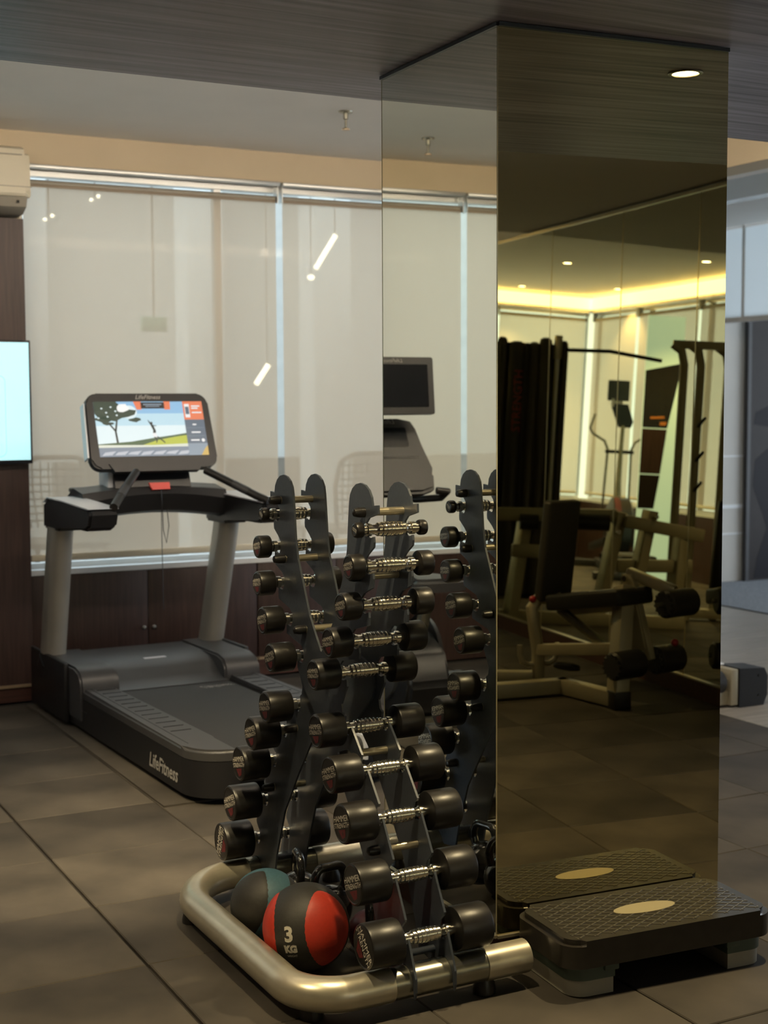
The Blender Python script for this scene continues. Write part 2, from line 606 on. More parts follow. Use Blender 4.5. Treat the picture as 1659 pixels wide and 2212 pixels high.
# dark glass door with a printed figure, beyond the column
dg = thing('glass_door', 'dark glass door with a large printed figure silhouette beside the grey wall', 'door', (8.9, 9.15, 0))
box_obj('glass_leaf', (8.26, 9.9, 9.14, 9.165, 0.0, 2.35), 'dark_glass', dg)
box_obj('frame', (8.225, 8.26, 9.13, 9.175, 0.0, 2.40), 'tm_grey', dg)
b = B()
fig = [(8.62, 2.10), (8.58, 1.80), (8.54, 1.50), (8.32, 1.42), (8.30, 1.32), (8.45, 1.30), (8.9, 1.36), (8.95, 1.25), (8.5, 1.14),
       (8.32, 1.02), (8.30, 0.80), (8.42, 0.55), (8.46, 0.44), (8.36, 0.20), (8.32, 0.02), (9.3, 0.02), (9.35, 0.9), (9.45, 1.5), (9.3, 2.1)]
prism(b, fig, matrix_axes((0, 9.1395, 0), (1, 0, 0), (0, 0, 1), (0, -1, 0)), 0.001)
finish('figure_print', b, 'dark_print', dg, smooth=False)

# ---- window bays
win_n = 1

def window_bay(M, length, blinds, label_where, group, zt=2.71, zsill=0.63, lower=True):
    """M: local x along the wall, y outward, z up. blinds: list of (x0, x1)"""
    global win_n
    w = struct(thing('window_%d' % win_n, '', '', (0, 0, 0)))
    del w['label'], w['category']
    win_n += 1
    Mw = M
    def part(name, dims, material, par=w, bev=0.0):
        b_ = B()
        bx(b_, *dims, bev, 2, Mw)
        return finish(name, b_, material, par)
    part('sill', (0, length, -0.005, 0.16, zsill, zsill + 0.028), 'white_frame')
    part('bottom_rail', (0, length, 0.075, 0.13, zsill + 0.028, zsill + 0.055), 'white_frame')
    part('top_rail', (0, length, 0.06, 0.13, zt - 0.044, zt), 'alu')
    part('pane', (0, length, 0.098, 0.104, zsill + 0.04, zt - 0.03), 'window_glass')
    n = max(2, int(round(length / 1.1)))
    for q in range(n + 1):
        x = length * q / n
        part('mullion', (max(0, x - 0.02), min(length, x + 0.02), 0.08, 0.125, zsill + 0.04, zt - 0.04), 'alu')
    for (x0, x1, lab) in blinds:
        c = Mw @ Vector(((x0 + x1) / 2, 0, zt))
        t = thing('roller_blind', lab, 'blind', tuple(c), 0, group)
        b_ = B()
        vsq = [b_.verts.new(Mw @ Vector(q)) for q in ((x0, 0.0, 0.715), (x1, 0.0, 0.715), (x1, 0.0, zt - 0.09), (x0, 0.0, zt - 0.09))]
        b_.faces.new(vsq)
        finish('fabric', b_, 'blind_fabric', t)
        b_ = B()
        p0 = Mw @ Vector((x0, 0.018, zt - 0.087)); p1 = Mw @ Vector((x1, 0.018, zt - 0.087))
        cyl(b_, p0, p1, 0.019, 16)
        finish('roller', b_, 'plastic_shadow', t)
        b_ = B()
        bx(b_, x0, x1, -0.006, 0.006, 0.703, 0.737, 0.003, 2, Mw)
        finish('hem_bar', b_, 'plastic_white', t)
        b_ = B()
        bx(b_, x0 - 0.012, x1 + 0.012, -0.045, 0.0, zt - 0.018, zt, 0.002, 2, Mw)
        finish('head_rail', b_, 'alu', t)
        for xx in (x0 - 0.008, x1 + 0.004):
            b_ = B()
            bx(b_, xx, xx + 0.004, -0.02, 0.04, zt - 0.11, zt - 0.018, 0, 2, Mw)
            finish('bracket', b_, 'alu', t)
    return w

G1 = 'roller blinds on the window wall'
window_bay(Matrix.Translation((1.77, WY, 0)), 3.23,
           [(0.004, 1.385, 'beige roller blind pulled down behind the treadmill'),
            (1.425, 3.19, 'beige roller blind next to the one behind the treadmill, towards the mirrored column')], 'main', G1)
window_bay(Matrix.Translation((XL, WY, 0)), 2.20,
           [(0.03, 1.535, 'beige roller blind at the corner of the window wall, left of the television panel'),
            (1.575, 2.17, 'narrow beige roller blind beside the television panel')], 'left', G1)
# rear corner windows (seen in the mirrors)
Mb = Matrix.Translation((4.35, YB, 0)) @ Matrix.Rotation(pi, 4, 'Z')
window_bay(Mb, 4.35 - XS, [(0.02, 1.1, 'beige rear roller blind nearest the wall mirror'), (1.14, 2.25, 'beige rear roller blind behind the cable tower'),
                           (2.29, 3.33, 'beige rear roller blind in the corner behind the cross trainer')], 'rear', 'roller blinds of the rear corner')
Ml = Matrix.Translation((XS, YB, 0)) @ Matrix.Rotation(pi / 2, 4, 'Z')
window_bay(Ml, 3.4, [(0.07, 1.0, 'beige side roller blind in the rear corner'), (1.06, 2.2, 'beige side roller blind right behind the cross trainer'),
                     (2.24, 3.36, 'beige side roller blind behind the poster stand')], 'side', 'roller blinds of the rear corner')
wall('wall_rear_upper', (XS - 0.2, 4.66, YB - 0.2, YB, 2.715, 3.1), 'ceiling_laminate')
wall('wall_rear_lower', (XS - 0.2, 4.36, YB - 0.15, YB, 0, 0.63), 'wood_laminate')
wall('wall_side_upper', (XS - 0.2, XS, YB, YS, 2.715, 3.1), 'ceiling_laminate')
wall('wall_side_lower', (XS - 0.15, XS, YB, YS, 0, 0.63), 'wood_laminate')
wall('wall_side_end', (XS - 0.2, XS, YB + 3.4, YS, 0.63, 2.715), 'wood_laminate')
wall('wall_left_rear', (XL - 0.2, XS - 0.2, YS - 0.2, YS, 0, 3.1), 'wood_laminate')

# cove light strip above the rear windows
cv = tag(box_obj('cove_light', (XS + 0.01, 4.36, YB + 0.002, YB + 0.05, 2.735, 2.86), 'cove_glow'), 'warm glowing cove light strip above the rear window blinds', 'light strip', 'cove light strips')
cv = tag(box_obj('cove_light', (XS + 0.002, XS + 0.05, YB + 0.06, YS - 0.1, 2.735, 2.86), 'cove_glow'), 'warm glowing cove light strip above the side window blinds', 'light strip', 'cove light strips')
cv = tag(box_obj('cove_light', (XL + 0.1, 5.0, Y_EDGE + 0.002, Y_EDGE + 0.03, 2.68, 2.74), 'cove_glow_warm'), 'warm light strip on the hidden edge of the laminate ceiling, facing the window', 'light strip', 'cove light strips')

# ---- low cabinets under the window wall
cab_i = 0
for (x0, x1) in ((1.765, 3.02), (3.025, 3.99), (3.995, 4.99)):
    lab = ['dark wood low cabinet with two small knobs behind the treadmill', 'dark wood low cabinet behind the dumbbell rack, under the window',
           'dark wood low cabinet under the window, behind the mirrored column'][cab_i]
    cb = thing('low_cabinet', lab, 'cabinet', ((x0 + x1) / 2, WY + 0.1, 0), 0, 'low cabinets under the window')
    cab_i += 1
    box_obj('body', (x0, x1, WY + 0.018, WY + 0.2, 0.0, 0.628), 'wood_laminate', cb)
    box_obj('plinth', (x0, x1, WY - 0.004, WY + 0.018, 0.0, 0.088), 'skirt_laminate', cb)
    box_obj('metal_strip', (x0, x1, WY - 0.008, WY + 0.018, 0.089, 0.102), 'tan_trim', cb)
    xm = 2.392 if cab_i == 1 else (x0 + x1) / 2
    for s, (a0, a1) in ((1, (x0 + 0.002, xm - 0.0015)), (-1, (xm + 0.0015, x1 - 0.002))):
        d = box_obj('door', (a0, a1, WY, WY + 0.018, 0.106, 0.626), 'wood_laminate', cb, 0.0015)
        b = B()
        kx = (a1 - 0.026) if s == 1 else (a0 + 0.026)
        lathe(b, [(0, 0.004), (0.008, 0.004), (0.010, 0.009), (0.018, 0.010), (0.022, 0.006)], (kx, WY, 0.322), (0, -1, 0), 12)
        finish('knob', b, 'alu', d)
wall('wall_window_lower', (XL, 0.56, WY + 0.0, WY + 0.2, 0, 0.63), 'wood_laminate')

# ---- wooden feature panel with television and air conditioner
wp = struct(box_obj('wall_television_panel', (0.56, 1.757, 7.20, WY + 0.2, 0.085, 2.43), 'wood_laminate'))
struct(box_obj('baseboard_television_panel', (0.56, 1.757, 7.203, WY + 0.2, 0.0, 0.074), 'skirt_laminate'))
struct(box_obj('trim_%d' % 40, (0.56, 1.76, 7.192, 7.21, 0.075, 0.089), 'tan_trim'))
struct(box_obj('wall_above_television_panel', (0.56, 1.757, WY - 0.001, WY + 0.2, 2.43, 2.72), 'beige_paint'))

tv = thing('television', 'wall-mounted flat television with a bright pale cyan screen on the wood panel', 'television', (1.2, 7.17, 1.21))
box_obj('housing', (0.652, 1.763, 7.135, 7.19, 1.212, 1.826), 'tv_bezel', tv, 0.006)
b = B()
quad(b, [(0.662, 7.1340, 1.232), (1.752, 7.1340, 1.232), (1.752, 7.1340, 1.815), (0.662, 7.1340, 1.815)], 0)
tube_pts = [(x, 7.1332, z) for x, z in rrect(0.98, 0.40, 0.03, 6, 1.142, 1.45)]
n0 = len(b.faces)
tube(b, tube_pts, 0.0016, 5, closed=True)
b.faces.ensure_lookup_table()
for f in b.faces[n0:]:
    f.material_index = 2
finish('display', b, ['tv_glow', 'tv_glow_light', 'tv_line'], tv, smooth=False, recalc=False)

ac = thing('air_conditioner', 'cream split air conditioner above the television panel', 'air conditioner', (1.4, 7.1, 2.44))
b = B()
prof = [(7.268, 2.765), (7.10, 2.765), (7.045, 2.745), (7.025, 2.70), (7.02, 2.53), (7.03, 2.517), (7.06, 2.517), (7.268, 2.517)]
prism(b, prof, matrix_axes((0.95, 0, 0), (0, 1, 0), (0, 0, 1), (1, 0, 0)), 0.81)
es = [e for e in b.edges if len(e.link_faces) == 2 and (abs(e.verts[0].co.x - e.verts[1].co.x) < 1e-6) and e.verts[0].co.x > 1.7]
bmesh.ops.bevel(b, geom=es, offset=0.03, segments=4, affect='EDGES')
finish('housing', b, 'plastic_white', ac)
b = B()
prism(b, [(7.262, 2.515), (7.035, 2.515), (7.06, 2.47), (7.13, 2.443), (7.262, 2.440)], matrix_axes((0.965, 0, 0), (0, 1, 0), (0, 0, 1), (1, 0, 0)), 0.775)
finish('outlet', b, 'plastic_shadow', ac)
box_obj('panel_groove', (0.96, 1.715, 7.0185, 7.024, 2.712, 2.717), 'plastic_shadow', ac)
box_obj('panel_groove', (0.96, 1.757, 7.0178, 7.024, 2.560, 2.563), 'plastic_shadow', ac)
box_obj('sensor', (1.690, 1.702, 7.040, 7.056, 2.486, 2.499), 'dark_slot', ac)

# ---- sprinkler heads in the painted ceiling
for (x, y, lab) in ((3.02, 6.12, 'small bronze fire sprinkler in the painted ceiling above the treadmill side of the rack'),
                    (0.46, 6.62, 'small bronze fire sprinkler in the painted ceiling above the exercise bike')):
    s = thing('fire_sprinkler', lab, 'sprinkler', (x, y, ZC))
    b = B()
    lathe(b, [(0, 0.034), (-0.006, 0.032), (-0.010, 0.012), (-0.035, 0.011), (-0.04, 0.006), (-0.075, 0.006), (-0.08, 0.016)], (x, y, ZC), (0, 0, 1), 16)
    finish('body', b, 'dark_silver', s)
    b = B()
    lathe(b, [(-0.082, 0.019), (-0.086, 0.019)], (x, y, ZC), (0, 0, 1), 16)
    finish('deflector', b, 'tan_trim', s)

# ---- downlights
def downlight(x, y, z, label, power, blend=0.6, angle=95, aim=None):
    t = thing('downlight', label, 'ceiling light', (x, y, z), 0, 'recessed ceiling downlights')
    b = B()
    lathe(b, [(-0.002, 0.052), (-0.005, 0.050), (-0.004, 0.040), (0.004, 0.038)], (x, y, z), (0, 0, 1), 24, cap=False)
    finish('ring', b, 'lamp_ring', t)
    b = B()
    lathe(b, [(-0.0012, 0.0), (-0.0012, 0.038)], (x, y, z), (0, 0, 1), 20, cap=False)
    finish('lens', b, 'lamp_glow', t)
    ld = bpy.data.lights.new('downlight_beam', 'SPOT')
    ld.energy = power
    ld.color = WARM
    ld.spot_size = radians(angle)
    ld.spot_blend = blend
    ld.shadow_soft_size = 0.035
    lo = bpy.data.objects.new('downlight_beam', ld)
    COL.objects.link(lo)
    lo.parent = t
    lo.location = (0, 0, -0.015)
    if aim:
        lo.rotation_euler = (Vector(aim) - Vector((x, y, z))).to_track_quat('-Z', 'Y').to_euler()

downlight(2.756, 2.803, ZW, 'warm round downlight in the laminate ceiling in front of the mirrored column', 105)
downlight(1.30, 2.75, ZW, 'warm round downlight in the laminate ceiling over the corner of the rack frame', 78)
downlight(0.70, 3.58, ZW, 'added tilted warm downlight beside the window edge of the laminate ceiling, for the floor pool', 300, 1.0, 46, (1.66, 4.80, 0))  # added out of view, stands in for mirror-reflected light pooling on the floor
downlight(-0.2, 2.75, ZW, 'warm round downlight in the laminate ceiling, furthest from the mirrored column', 90)
for (x, y, z, l) in ((2.52, -5.12, ZR, 'between the cable tower and the cross trainer'), (2.0, -7.2, ZR, 'close to the rear blinds'),
                     (1.15, -6.68, ZR, 'close to the side blinds'), (1.66, -4.19, ZR, 'in front of the poster stand')):
    downlight(x, y, z, 'warm round downlight in the rear painted ceiling ' + l, 110)
downlight(2.6, -0.6, ZB, 'warm round downlight in the painted ceiling before the leg machine', 60)

# ---- outside the windows: terrace with parapet, white pillars and a pale facade
ex = struct(box_obj('floor_terrace', (-8, 16, WY + 0.25, 18, -0.25, -0.05), 'ext_floor'))
struct(box_obj('wall_terrace_parapet', (-8, 16, 12.0, 12.2, -0.05, 1.02), 'ext_grey'))
pil = 1
for (x, w_) in ((2.55, 0.42), (4.0, 0.30), (5.1, 0.34), (6.9, 0.5), (0.4, 0.4)):
    tag(box_obj('terrace_pillar', (x - w_ / 2, x + w_ / 2, 10.6, 10.9, -0.05, 4.6), 'ext_white', None, 0.01),
        'white square pillar standing outside, faint behind the roller blind', 'pillar', 'pillars outside the window')
fac = thing('facade', 'pale building facade with shutters outside, faint through the roller blind', 'building', (1.0, 16.2, 0))
box_obj('facade_wall', (-8, 16, 16.2, 16.5, -0.05, 5.2), 'ext_pale', fac)
for k_ in range(5):
    for j_ in range(2):
        x = 0.6 + k_ * 0.62
        z = 1.5 + j_ * 1.9
        box_obj('shutter', (x, x + 0.3, 16.14, 16.2, z, z + 1.35), 'ext_dark', fac, 0.01)
tl = thing('linear_lamp', 'slanting white linear lamp seen through the blind beside its gap', 'lamp', (4.6, 9.2, 2.3))
b = B()
cyl(b, (4.115, 8.5, 2.606), (3.969, 8.5, 2.385), 0.017, 10)
finish('tube', b, 'tube_glow', tl)
b = B()
lathe(b, [(-0.02, 0.0), (-0.012, 0.02), (0, 0.026), (0.012, 0.02), (0.02, 0)], (3.935, 8.5, 2.325), (0, 0, 1), 12, cap=False)
finish('bulb', b, 'tube_glow', tl)
b = B()
cyl(b, (4.11, 8.5, 2.6), (4.11, 8.5, 3.7), 0.003, 6)
cyl(b, (3.935, 8.5, 2.33), (3.935, 8.5, 3.7), 0.003, 6)
finish('suspension_wire', b, 'ext_dark', tl)
tl2 = thing('linear_lamp', 'short slanting yellowish linear lamp seen through the blind above the treadmill screen', 'lamp', (3.6, 8.5, 1.6))
b = B()
cyl(b, (3.629, 8.5, 1.758), (3.541, 8.5, 1.633), 0.018, 10)
finish('tube', b, 'tube_glow', tl2)
b = B()
cyl(b, (3.62, 8.5, 1.75), (3.62, 8.5, 3.7), 0.003, 6)
finish('suspension_wire', b, 'ext_dark', tl2)
struct(box_obj('ceiling_terrace_beam', (-2, 6, 8.44, 8.56, 3.68, 3.8), 'ext_white'))
def terrace_chair(x, y, rz, label):
    t = thing('terrace_chair', label, 'chair', (x, y, -0.05), rz, 'mesh-back chairs outside the window')
    Mc = WM[t.name]
    def cp(name, fill):
        b_ = B()
        fill(b_)
        b_.transform(Mc)
        return finish(name, b_, 'ext_dark', t)
    cp('seat', lambda b_: bx(b_, -0.23, 0.23, -0.22, 0.22, 0.70, 0.74, 0.015))
    for sx in (-1, 1):
        for sy in (-1, 1):
            cp('leg', lambda b_: tube(b_, [(sx * 0.22, sy * 0.21, 0), (sx * 0.20, sy * 0.19, 0.70)], 0.014, 8))
    bkf = cp('back_frame', lambda b_: tube(b_, [(-0.20, -0.20, 0.72), (-0.25, -0.25, 1.02), (-0.22, -0.27, 1.18), (-0.12, -0.28, 1.23), (0.12, -0.28, 1.23), (0.22, -0.27, 1.18), (0.25, -0.25, 1.02), (0.20, -0.20, 0.72)], 0.016, 8))
    def web(b_):
        for k_ in range(9):
            xx = -0.20 + 0.05 * k_
            tube(b_, [(xx * 0.85, -0.22, 0.80), (xx, -0.26, 1.02), (xx, -0.275, 1.20)], 0.006, 5)
        for k_ in range(8):
            zz = 0.84 + 0.045 * k_
            tube(b_, [(-0.22, -0.235 - 0.09 * (zz - 0.84), zz), (0.22, -0.235 - 0.09 * (zz - 0.84), zz)], 0.006, 5)
    cp('back_webbing', web)['kind'] = 'stuff'

terrace_chair(2.30, 8.55, radians(175), 'dark mesh-back chair outside, faint through the blind beside the television')
terrace_chair(4.22, 8.62, radians(10), 'dark mesh-back chair outside, faint through the blind beside the column')
sg = thing('exit_sign', 'pale green exit sign box seen faintly through the blind', 'sign', (2.86, 8.5, 2.0))
box_obj('box', (2.785, 2.945, 8.48, 8.52, 1.955, 2.045), 'sign_green', sg, 0.004)
box_obj('hanger', (2.86, 2.87, 8.495, 8.505, 2.045, 3.69), 'ext_grey', sg)
for (x, z, l) in ((2.508, 2.746, 'nearer the blind gap'), (2.225, 2.614, 'nearer the air conditioner')):
    t = thing('spot_lamp', 'small warm twin spot lamp outside, seen through the blind, ' + l, 'lamp', (x, 8.5, z), 0, 'twin spots outside')
    for d_ in (-0.022, 0.022):
        b = B()
        lathe(b, [(-0.013, 0.0), (-0.007, 0.010), (0, 0.013), (0.007, 0.010), (0.013, 0)], (x + d_, 8.5, z + d_ * 0.55), (0, 0, 1), 12, cap=False)
        finish('bulb', b, 'tube_glow', t)
    b = B()
    cyl(b, (x, 8.5, z + 0.01), (x, 8.5, 3.69), 0.004, 6)
    finish('cable', b, 'ext_dark', t)

# ================================================================== MIRRORED COLUMN
CC = Vector((1.993, 3.156, 0))
TF = Vector((0.9974, -0.0721, 0)); NF = Vector((0.0721, 0.9974, 0))
TL = Vector((0.0255, 0.9997, 0)); NL = Vector((0.9997, -0.0255, 0))
WF, WL = 0.7175, 0.678
P_FL = CC; P_FR = CC + TF * WF; P_BL = CC + TL * WL; P_BR = P_FR + TL * (WL - 0.02)
col = thing('mirrored_column', 'square ceiling-high column clad in tinted mirror glass', 'column', tuple(CC))
b = B()
ins = 0.012
core = [P_FL + (TF + TL) * ins, P_FR + (-TF + TL) * ins, P_BR + (-TF - TL) * ins, P_BL + (TF - TL) * ins]
prism(b, [(q.x, q.y) for q in core], Matrix.Translation((0, 0, 0.075)), ZW - 0.078)
finish('core', b, 'dark_slot', col, smooth=False)
b = B()
sk = [P_FL + (TF + TL) * 0.008, P_FR + (-TF + TL) * 0.008, P_BR - (TF + TL) * 0.008, P_BL + (TF - TL) * 0.008]
prism(b, [(q.x, q.y) for q in sk], Matrix.Identity(4), 0.0745)
finish('skirting', b, 'skirt_laminate', col, smooth=False)

def pane_between(name, p0, p1, inward, z0, z1, material, edge):
    """6 mm mirror sheet: face mirror, rim glass edge"""
    b_ = B()
    th = inward * 0.006
    q = [p0, p1, p1 + th, p0 + th]
    lo = [b_.verts.new((v.x, v.y, z0)) for v in q]
    hi = [b_.verts.new((v.x, v.y, z1)) for v in q]
    f = b_.faces.new((lo[0], lo[1], hi[1], hi[0])); f.material_index = 0
    for i in range(1, 4):
        j = (i + 1) % 4
        g = b_.faces.new((lo[i], lo[j], hi[j], hi[i])); g.material_index = 1
    g = b_.faces.new(lo[::-1]); g.material_index = 1
    g = b_.faces.new(hi); g.material_index = 1
    return finish(name, b_, [material, edge], col, smooth=False)

pane_between('mirror_pane', P_FL, P_FR, TL, 0.08, ZW - 0.012, 'mirror_bronze', 'glass_edge')
pane_between('mirror_pane', P_BL - TL * 0.001, P_FL + TL * 0.007, TF, 0.08, ZW - 0.012, 'mirror_clear', 'glass_edge_dark')
pane_between('mirror_pane', P_FR + TL * 0.007, P_BR, -TF, 0.08, ZW - 0.012, 'mirror_clear', 'glass_edge')
pane_between('mirror_pane', P_BR, P_BL, -TL, 0.08, ZW - 0.012, 'mirror_clear', 'glass_edge')
b = B()
for (p0, p1) in ((P_FL, P_FR), (P_FL, P_BL)):
    nn = TL if p1 is P_FR else TF
    bar(b, (p0 - nn * 0.003) + Vector((0, 0, 0.076)), (p1 - nn * 0.003) + Vector((0, 0, 0.076)), 0.008, 0.008)
finish('foot_trim', b, 'rod_steel', col)
b = B()
for (p0, p1) in ((P_FL, P_BL), (P_FL, P_FR)):
    nn = TL if p1 is P_FR else TF
    r_ = 0.003
    bar(b, (p0 - nn * r_) + Vector((0, 0, ZW - 0.007)), (p1 - nn * r_) + Vector((0, 0, ZW - 0.007)), 2 * r_, 0.010)
finish('ceiling_trim', b, 'rack_steel', col)

# ================================================================== DUMBBELL RACK
RX, RY = 1.699, 3.505
XLp, XRp = 1.643, 1.755
rack = thing('dumbbell_rack', 'black twin-tower dumbbell rack on a silver tube frame beside the mirrored column', 'rack', (RX, RY, 0))
U = [0.303, 0.298, 0.274, 0.218, 0.144, 0.170, 0.263, 0.344, 0.412, 0.478]
Z = [1.183, 1.090, 0.987, 0.887, 0.792, 0.648, 0.554, 0.448, 0.313, 0.178]
PU, PZ, PR = 0.483, 0.073, 0.0415       # base tube: offset, height, radius

def plate_profile():
    pts = []
    # tongue top
    for k_ in range(9):
        a = pi * k_ / 8
        pts.append((0.252 - 0.066 * cos(a), 1.245 + 0.055 * sin(a)))
    pts += [(0.348, 1.248), (0.349, 1.226)]
    for i in range(5):
        u, z = U[i], Z[i]
        bk = u - 0.021
        if i > 0:
            ub = U[i - 1] + 0.020
            pts.append((ub, z + 0.050))
        pts += [(bk + 0.016, z + 0.030), (bk, z + 0.016), (bk - 0.001, z - 0.004), (bk + 0.008, z - 0.019), (u, z - 0.022), (u + 0.020, z - 0.016)]
        if i < 4:
            pts.append((u + 0.022, z - 0.030))
    # waist
    pts += [(0.166, 0.757), (0.150, 0.735), (0.132, 0.705), (0.138, 0.682)]
    tooth = [None, (0.250, 0.592), (0.345, 0.486), (0.420, 0.363), (0.483, 0.228)]
    for n, i in enumerate(range(5, 10)):
        u, z = U[i], Z[i]
        bk = u - 0.021
        if n > 0:
            tu, tz = tooth[n]
            pts += [(tu, tz), (tu - 0.004, tz - 0.008), (bk + 0.004, z + 0.024)]
        else:
            pts += [(bk + 0.002, z + 0.026)]
        pts += [(bk - 0.001, z + 0.012), (bk, z - 0.008), (bk + 0.010, z - 0.020), (u + 0.004, z - 0.020), (u + 0.018, z - 0.006), (u + 0.020, z + 0.004)]
        # thin lip returns outwards
    pts += [(0.512, 0.150), (0.535, 0.095), (0.536, 0.060), (0.530, 0.042)]
    # saddle over the tube
    for k_ in range(9):
        a = radians(-10 + 175 * k_ / 8)
        pts.append((PU + (PR + 0.001) * cos(a), PZ + (PR + 0.001) * sin(a)))
    pts += [(0.430, 0.078), (0.352, 0.090)]
    # inner edge of the foot, apex and inner edge of the upper arm
    pts += [(0.331, 0.162), (0.268, 0.310), (0.171, 0.441), (0.078, 0.555), (-0.040, 0.650), (-0.105, 0.705), (-0.118, 0.735), (-0.112, 0.765)]
    pts += [(-0.070, 0.800), (0.010, 0.825), (0.046, 0.868), (0.082, 0.915), (0.127, 1.006), (0.158, 1.067), (0.172, 1.124), (0.180, 1.200)]
    return pts

prof = plate_profile()
for side, yc in ((-1, RY), (1, RY)):
    for X in (XLp, XRp):
        b = B()
        # local x -> world Y (sign side), local y -> Z, extruded along X; towers lie in neighbouring planes
        off = 0.0 if side < 0 else 0.0065
        sgn_out = -1 if X == XLp else 1
        x0 = X - 0.003 + off * (1 if X == XLp else -1)
        M = matrix_axes((x0, yc, 0), (0, side, 0), (0, 0, 1), (1, 0, 0))
        prism(b, prof, M, 0.006)
        finish('side_plate', b, 'rack_steel', rack, smooth=False)
for side in (-1, 1):
    for (u, z) in ((0.272, 1.226), (0.243, 1.058), (0.105, 0.872), (0.175, 0.577), (0.342, 0.366)):
        y = RY + side * u
        b = B()
        cyl(b, (XLp + 0.003, y, z), (XRp - 0.003, y, z), 0.0105, 16)
        rod = finish('spacer_rod', b, 'rod_steel', rack)
        for sx, xx in ((-1, XLp), (1, XRp)):
            b = B()
            lathe(b, [(0, 0.013), (0.020, 0.013), (0.032, 0.010), (0.037, 0.0)], (xx + sx * 0.0, y, z), (sx, 0, 0), 14, cap=False)
            finish('bolt_cap', b, 'rubber_black', rod)

# base tube: U around the column foot
def arc_pts(c, r, a0, a1, n, z):
    return [(c[0] + r * cos(radians(a0 + (a1 - a0) * i / n)), c[1] + r * sin(radians(a0 + (a1 - a0) * i / n)), z) for i in range(n + 1)]
YF, YK = RY - PU, RY + PU
XB = 1.372
rc, rk = 0.13, 0.235
elbow = [(1.595, YF, PZ)] + arc_pts((XB + rc, YF + rc), rc, 270, 180, 12, PZ) + arc_pts((XB + rk, YK - rk), rk, 180, 90, 14, PZ)
b = B()
tube(b, elbow, PR + 0.002, 24)
finish('frame_bend', b, 'satin_silver', rack)
for (x0, x1, x2, y) in ((1.59, 1.872, 1.992, YF), (1.595, 1.845, 2.01, YK)):
    b = B()
    tube(b, [(x0, y, PZ), (x1, y, PZ)], PR - 0.0005, 24)
    finish('frame_tube', b, 'dark_silver', rack)
    b = B()
    tube(b, [(x1 - 0.01, y, PZ), (x2, y, PZ)], PR + 0.002, 24)
    finish('frame_sleeve', b, 'satin_silver', rack)
for (x, y) in ((XB + 0.012, YK - 0.14), (XB + 0.045, YF + 0.07), (1.87, YF), (1.9, YK)):
    b = B()
    lathe(b, [(0, 0.030), (0.012, 0.030), (0.034, 0.024), (0.05, 0.020)], (x, y, 0.0), (0, 0, 1), 18)
    finish('rubber_foot', b, 'rubber_black', rack)
# cross ties low between the plates, with hook ring
for side in (-1, 1):
    y = RY + side * 0.430
    b = B()
    cyl(b, (XLp + 0.003, y, 0.118), (XRp - 0.003, y, 0.118), 0.009, 12)
    finish('tie_rod', b, 'rack_steel', rack)

# ---- dumbbells
HALF = [0.103, 0.119, 0.130, 0.139, 0.148, 0.154, 0.160, 0.165, 0.168, 0.173]
DIAM = [0.040, 0.066, 0.072, 0.080, 0.083, 0.091, 0.097, 0.103, 0.106, 0.114]
ORD = ['topmost', 'second from top', 'third from top', 'fourth from top', 'fifth from top', 'sixth from top', 'seventh from top', 'eighth from top', 'ninth from top', 'lowest']
ROT_N = [20, -12, -14, -14, -10, -12, -20, -18, -22, 52]
ROT_F = [30, -10, -8, -14, -18, -12, -18, -14, -22, -70]
db_meshes = {}

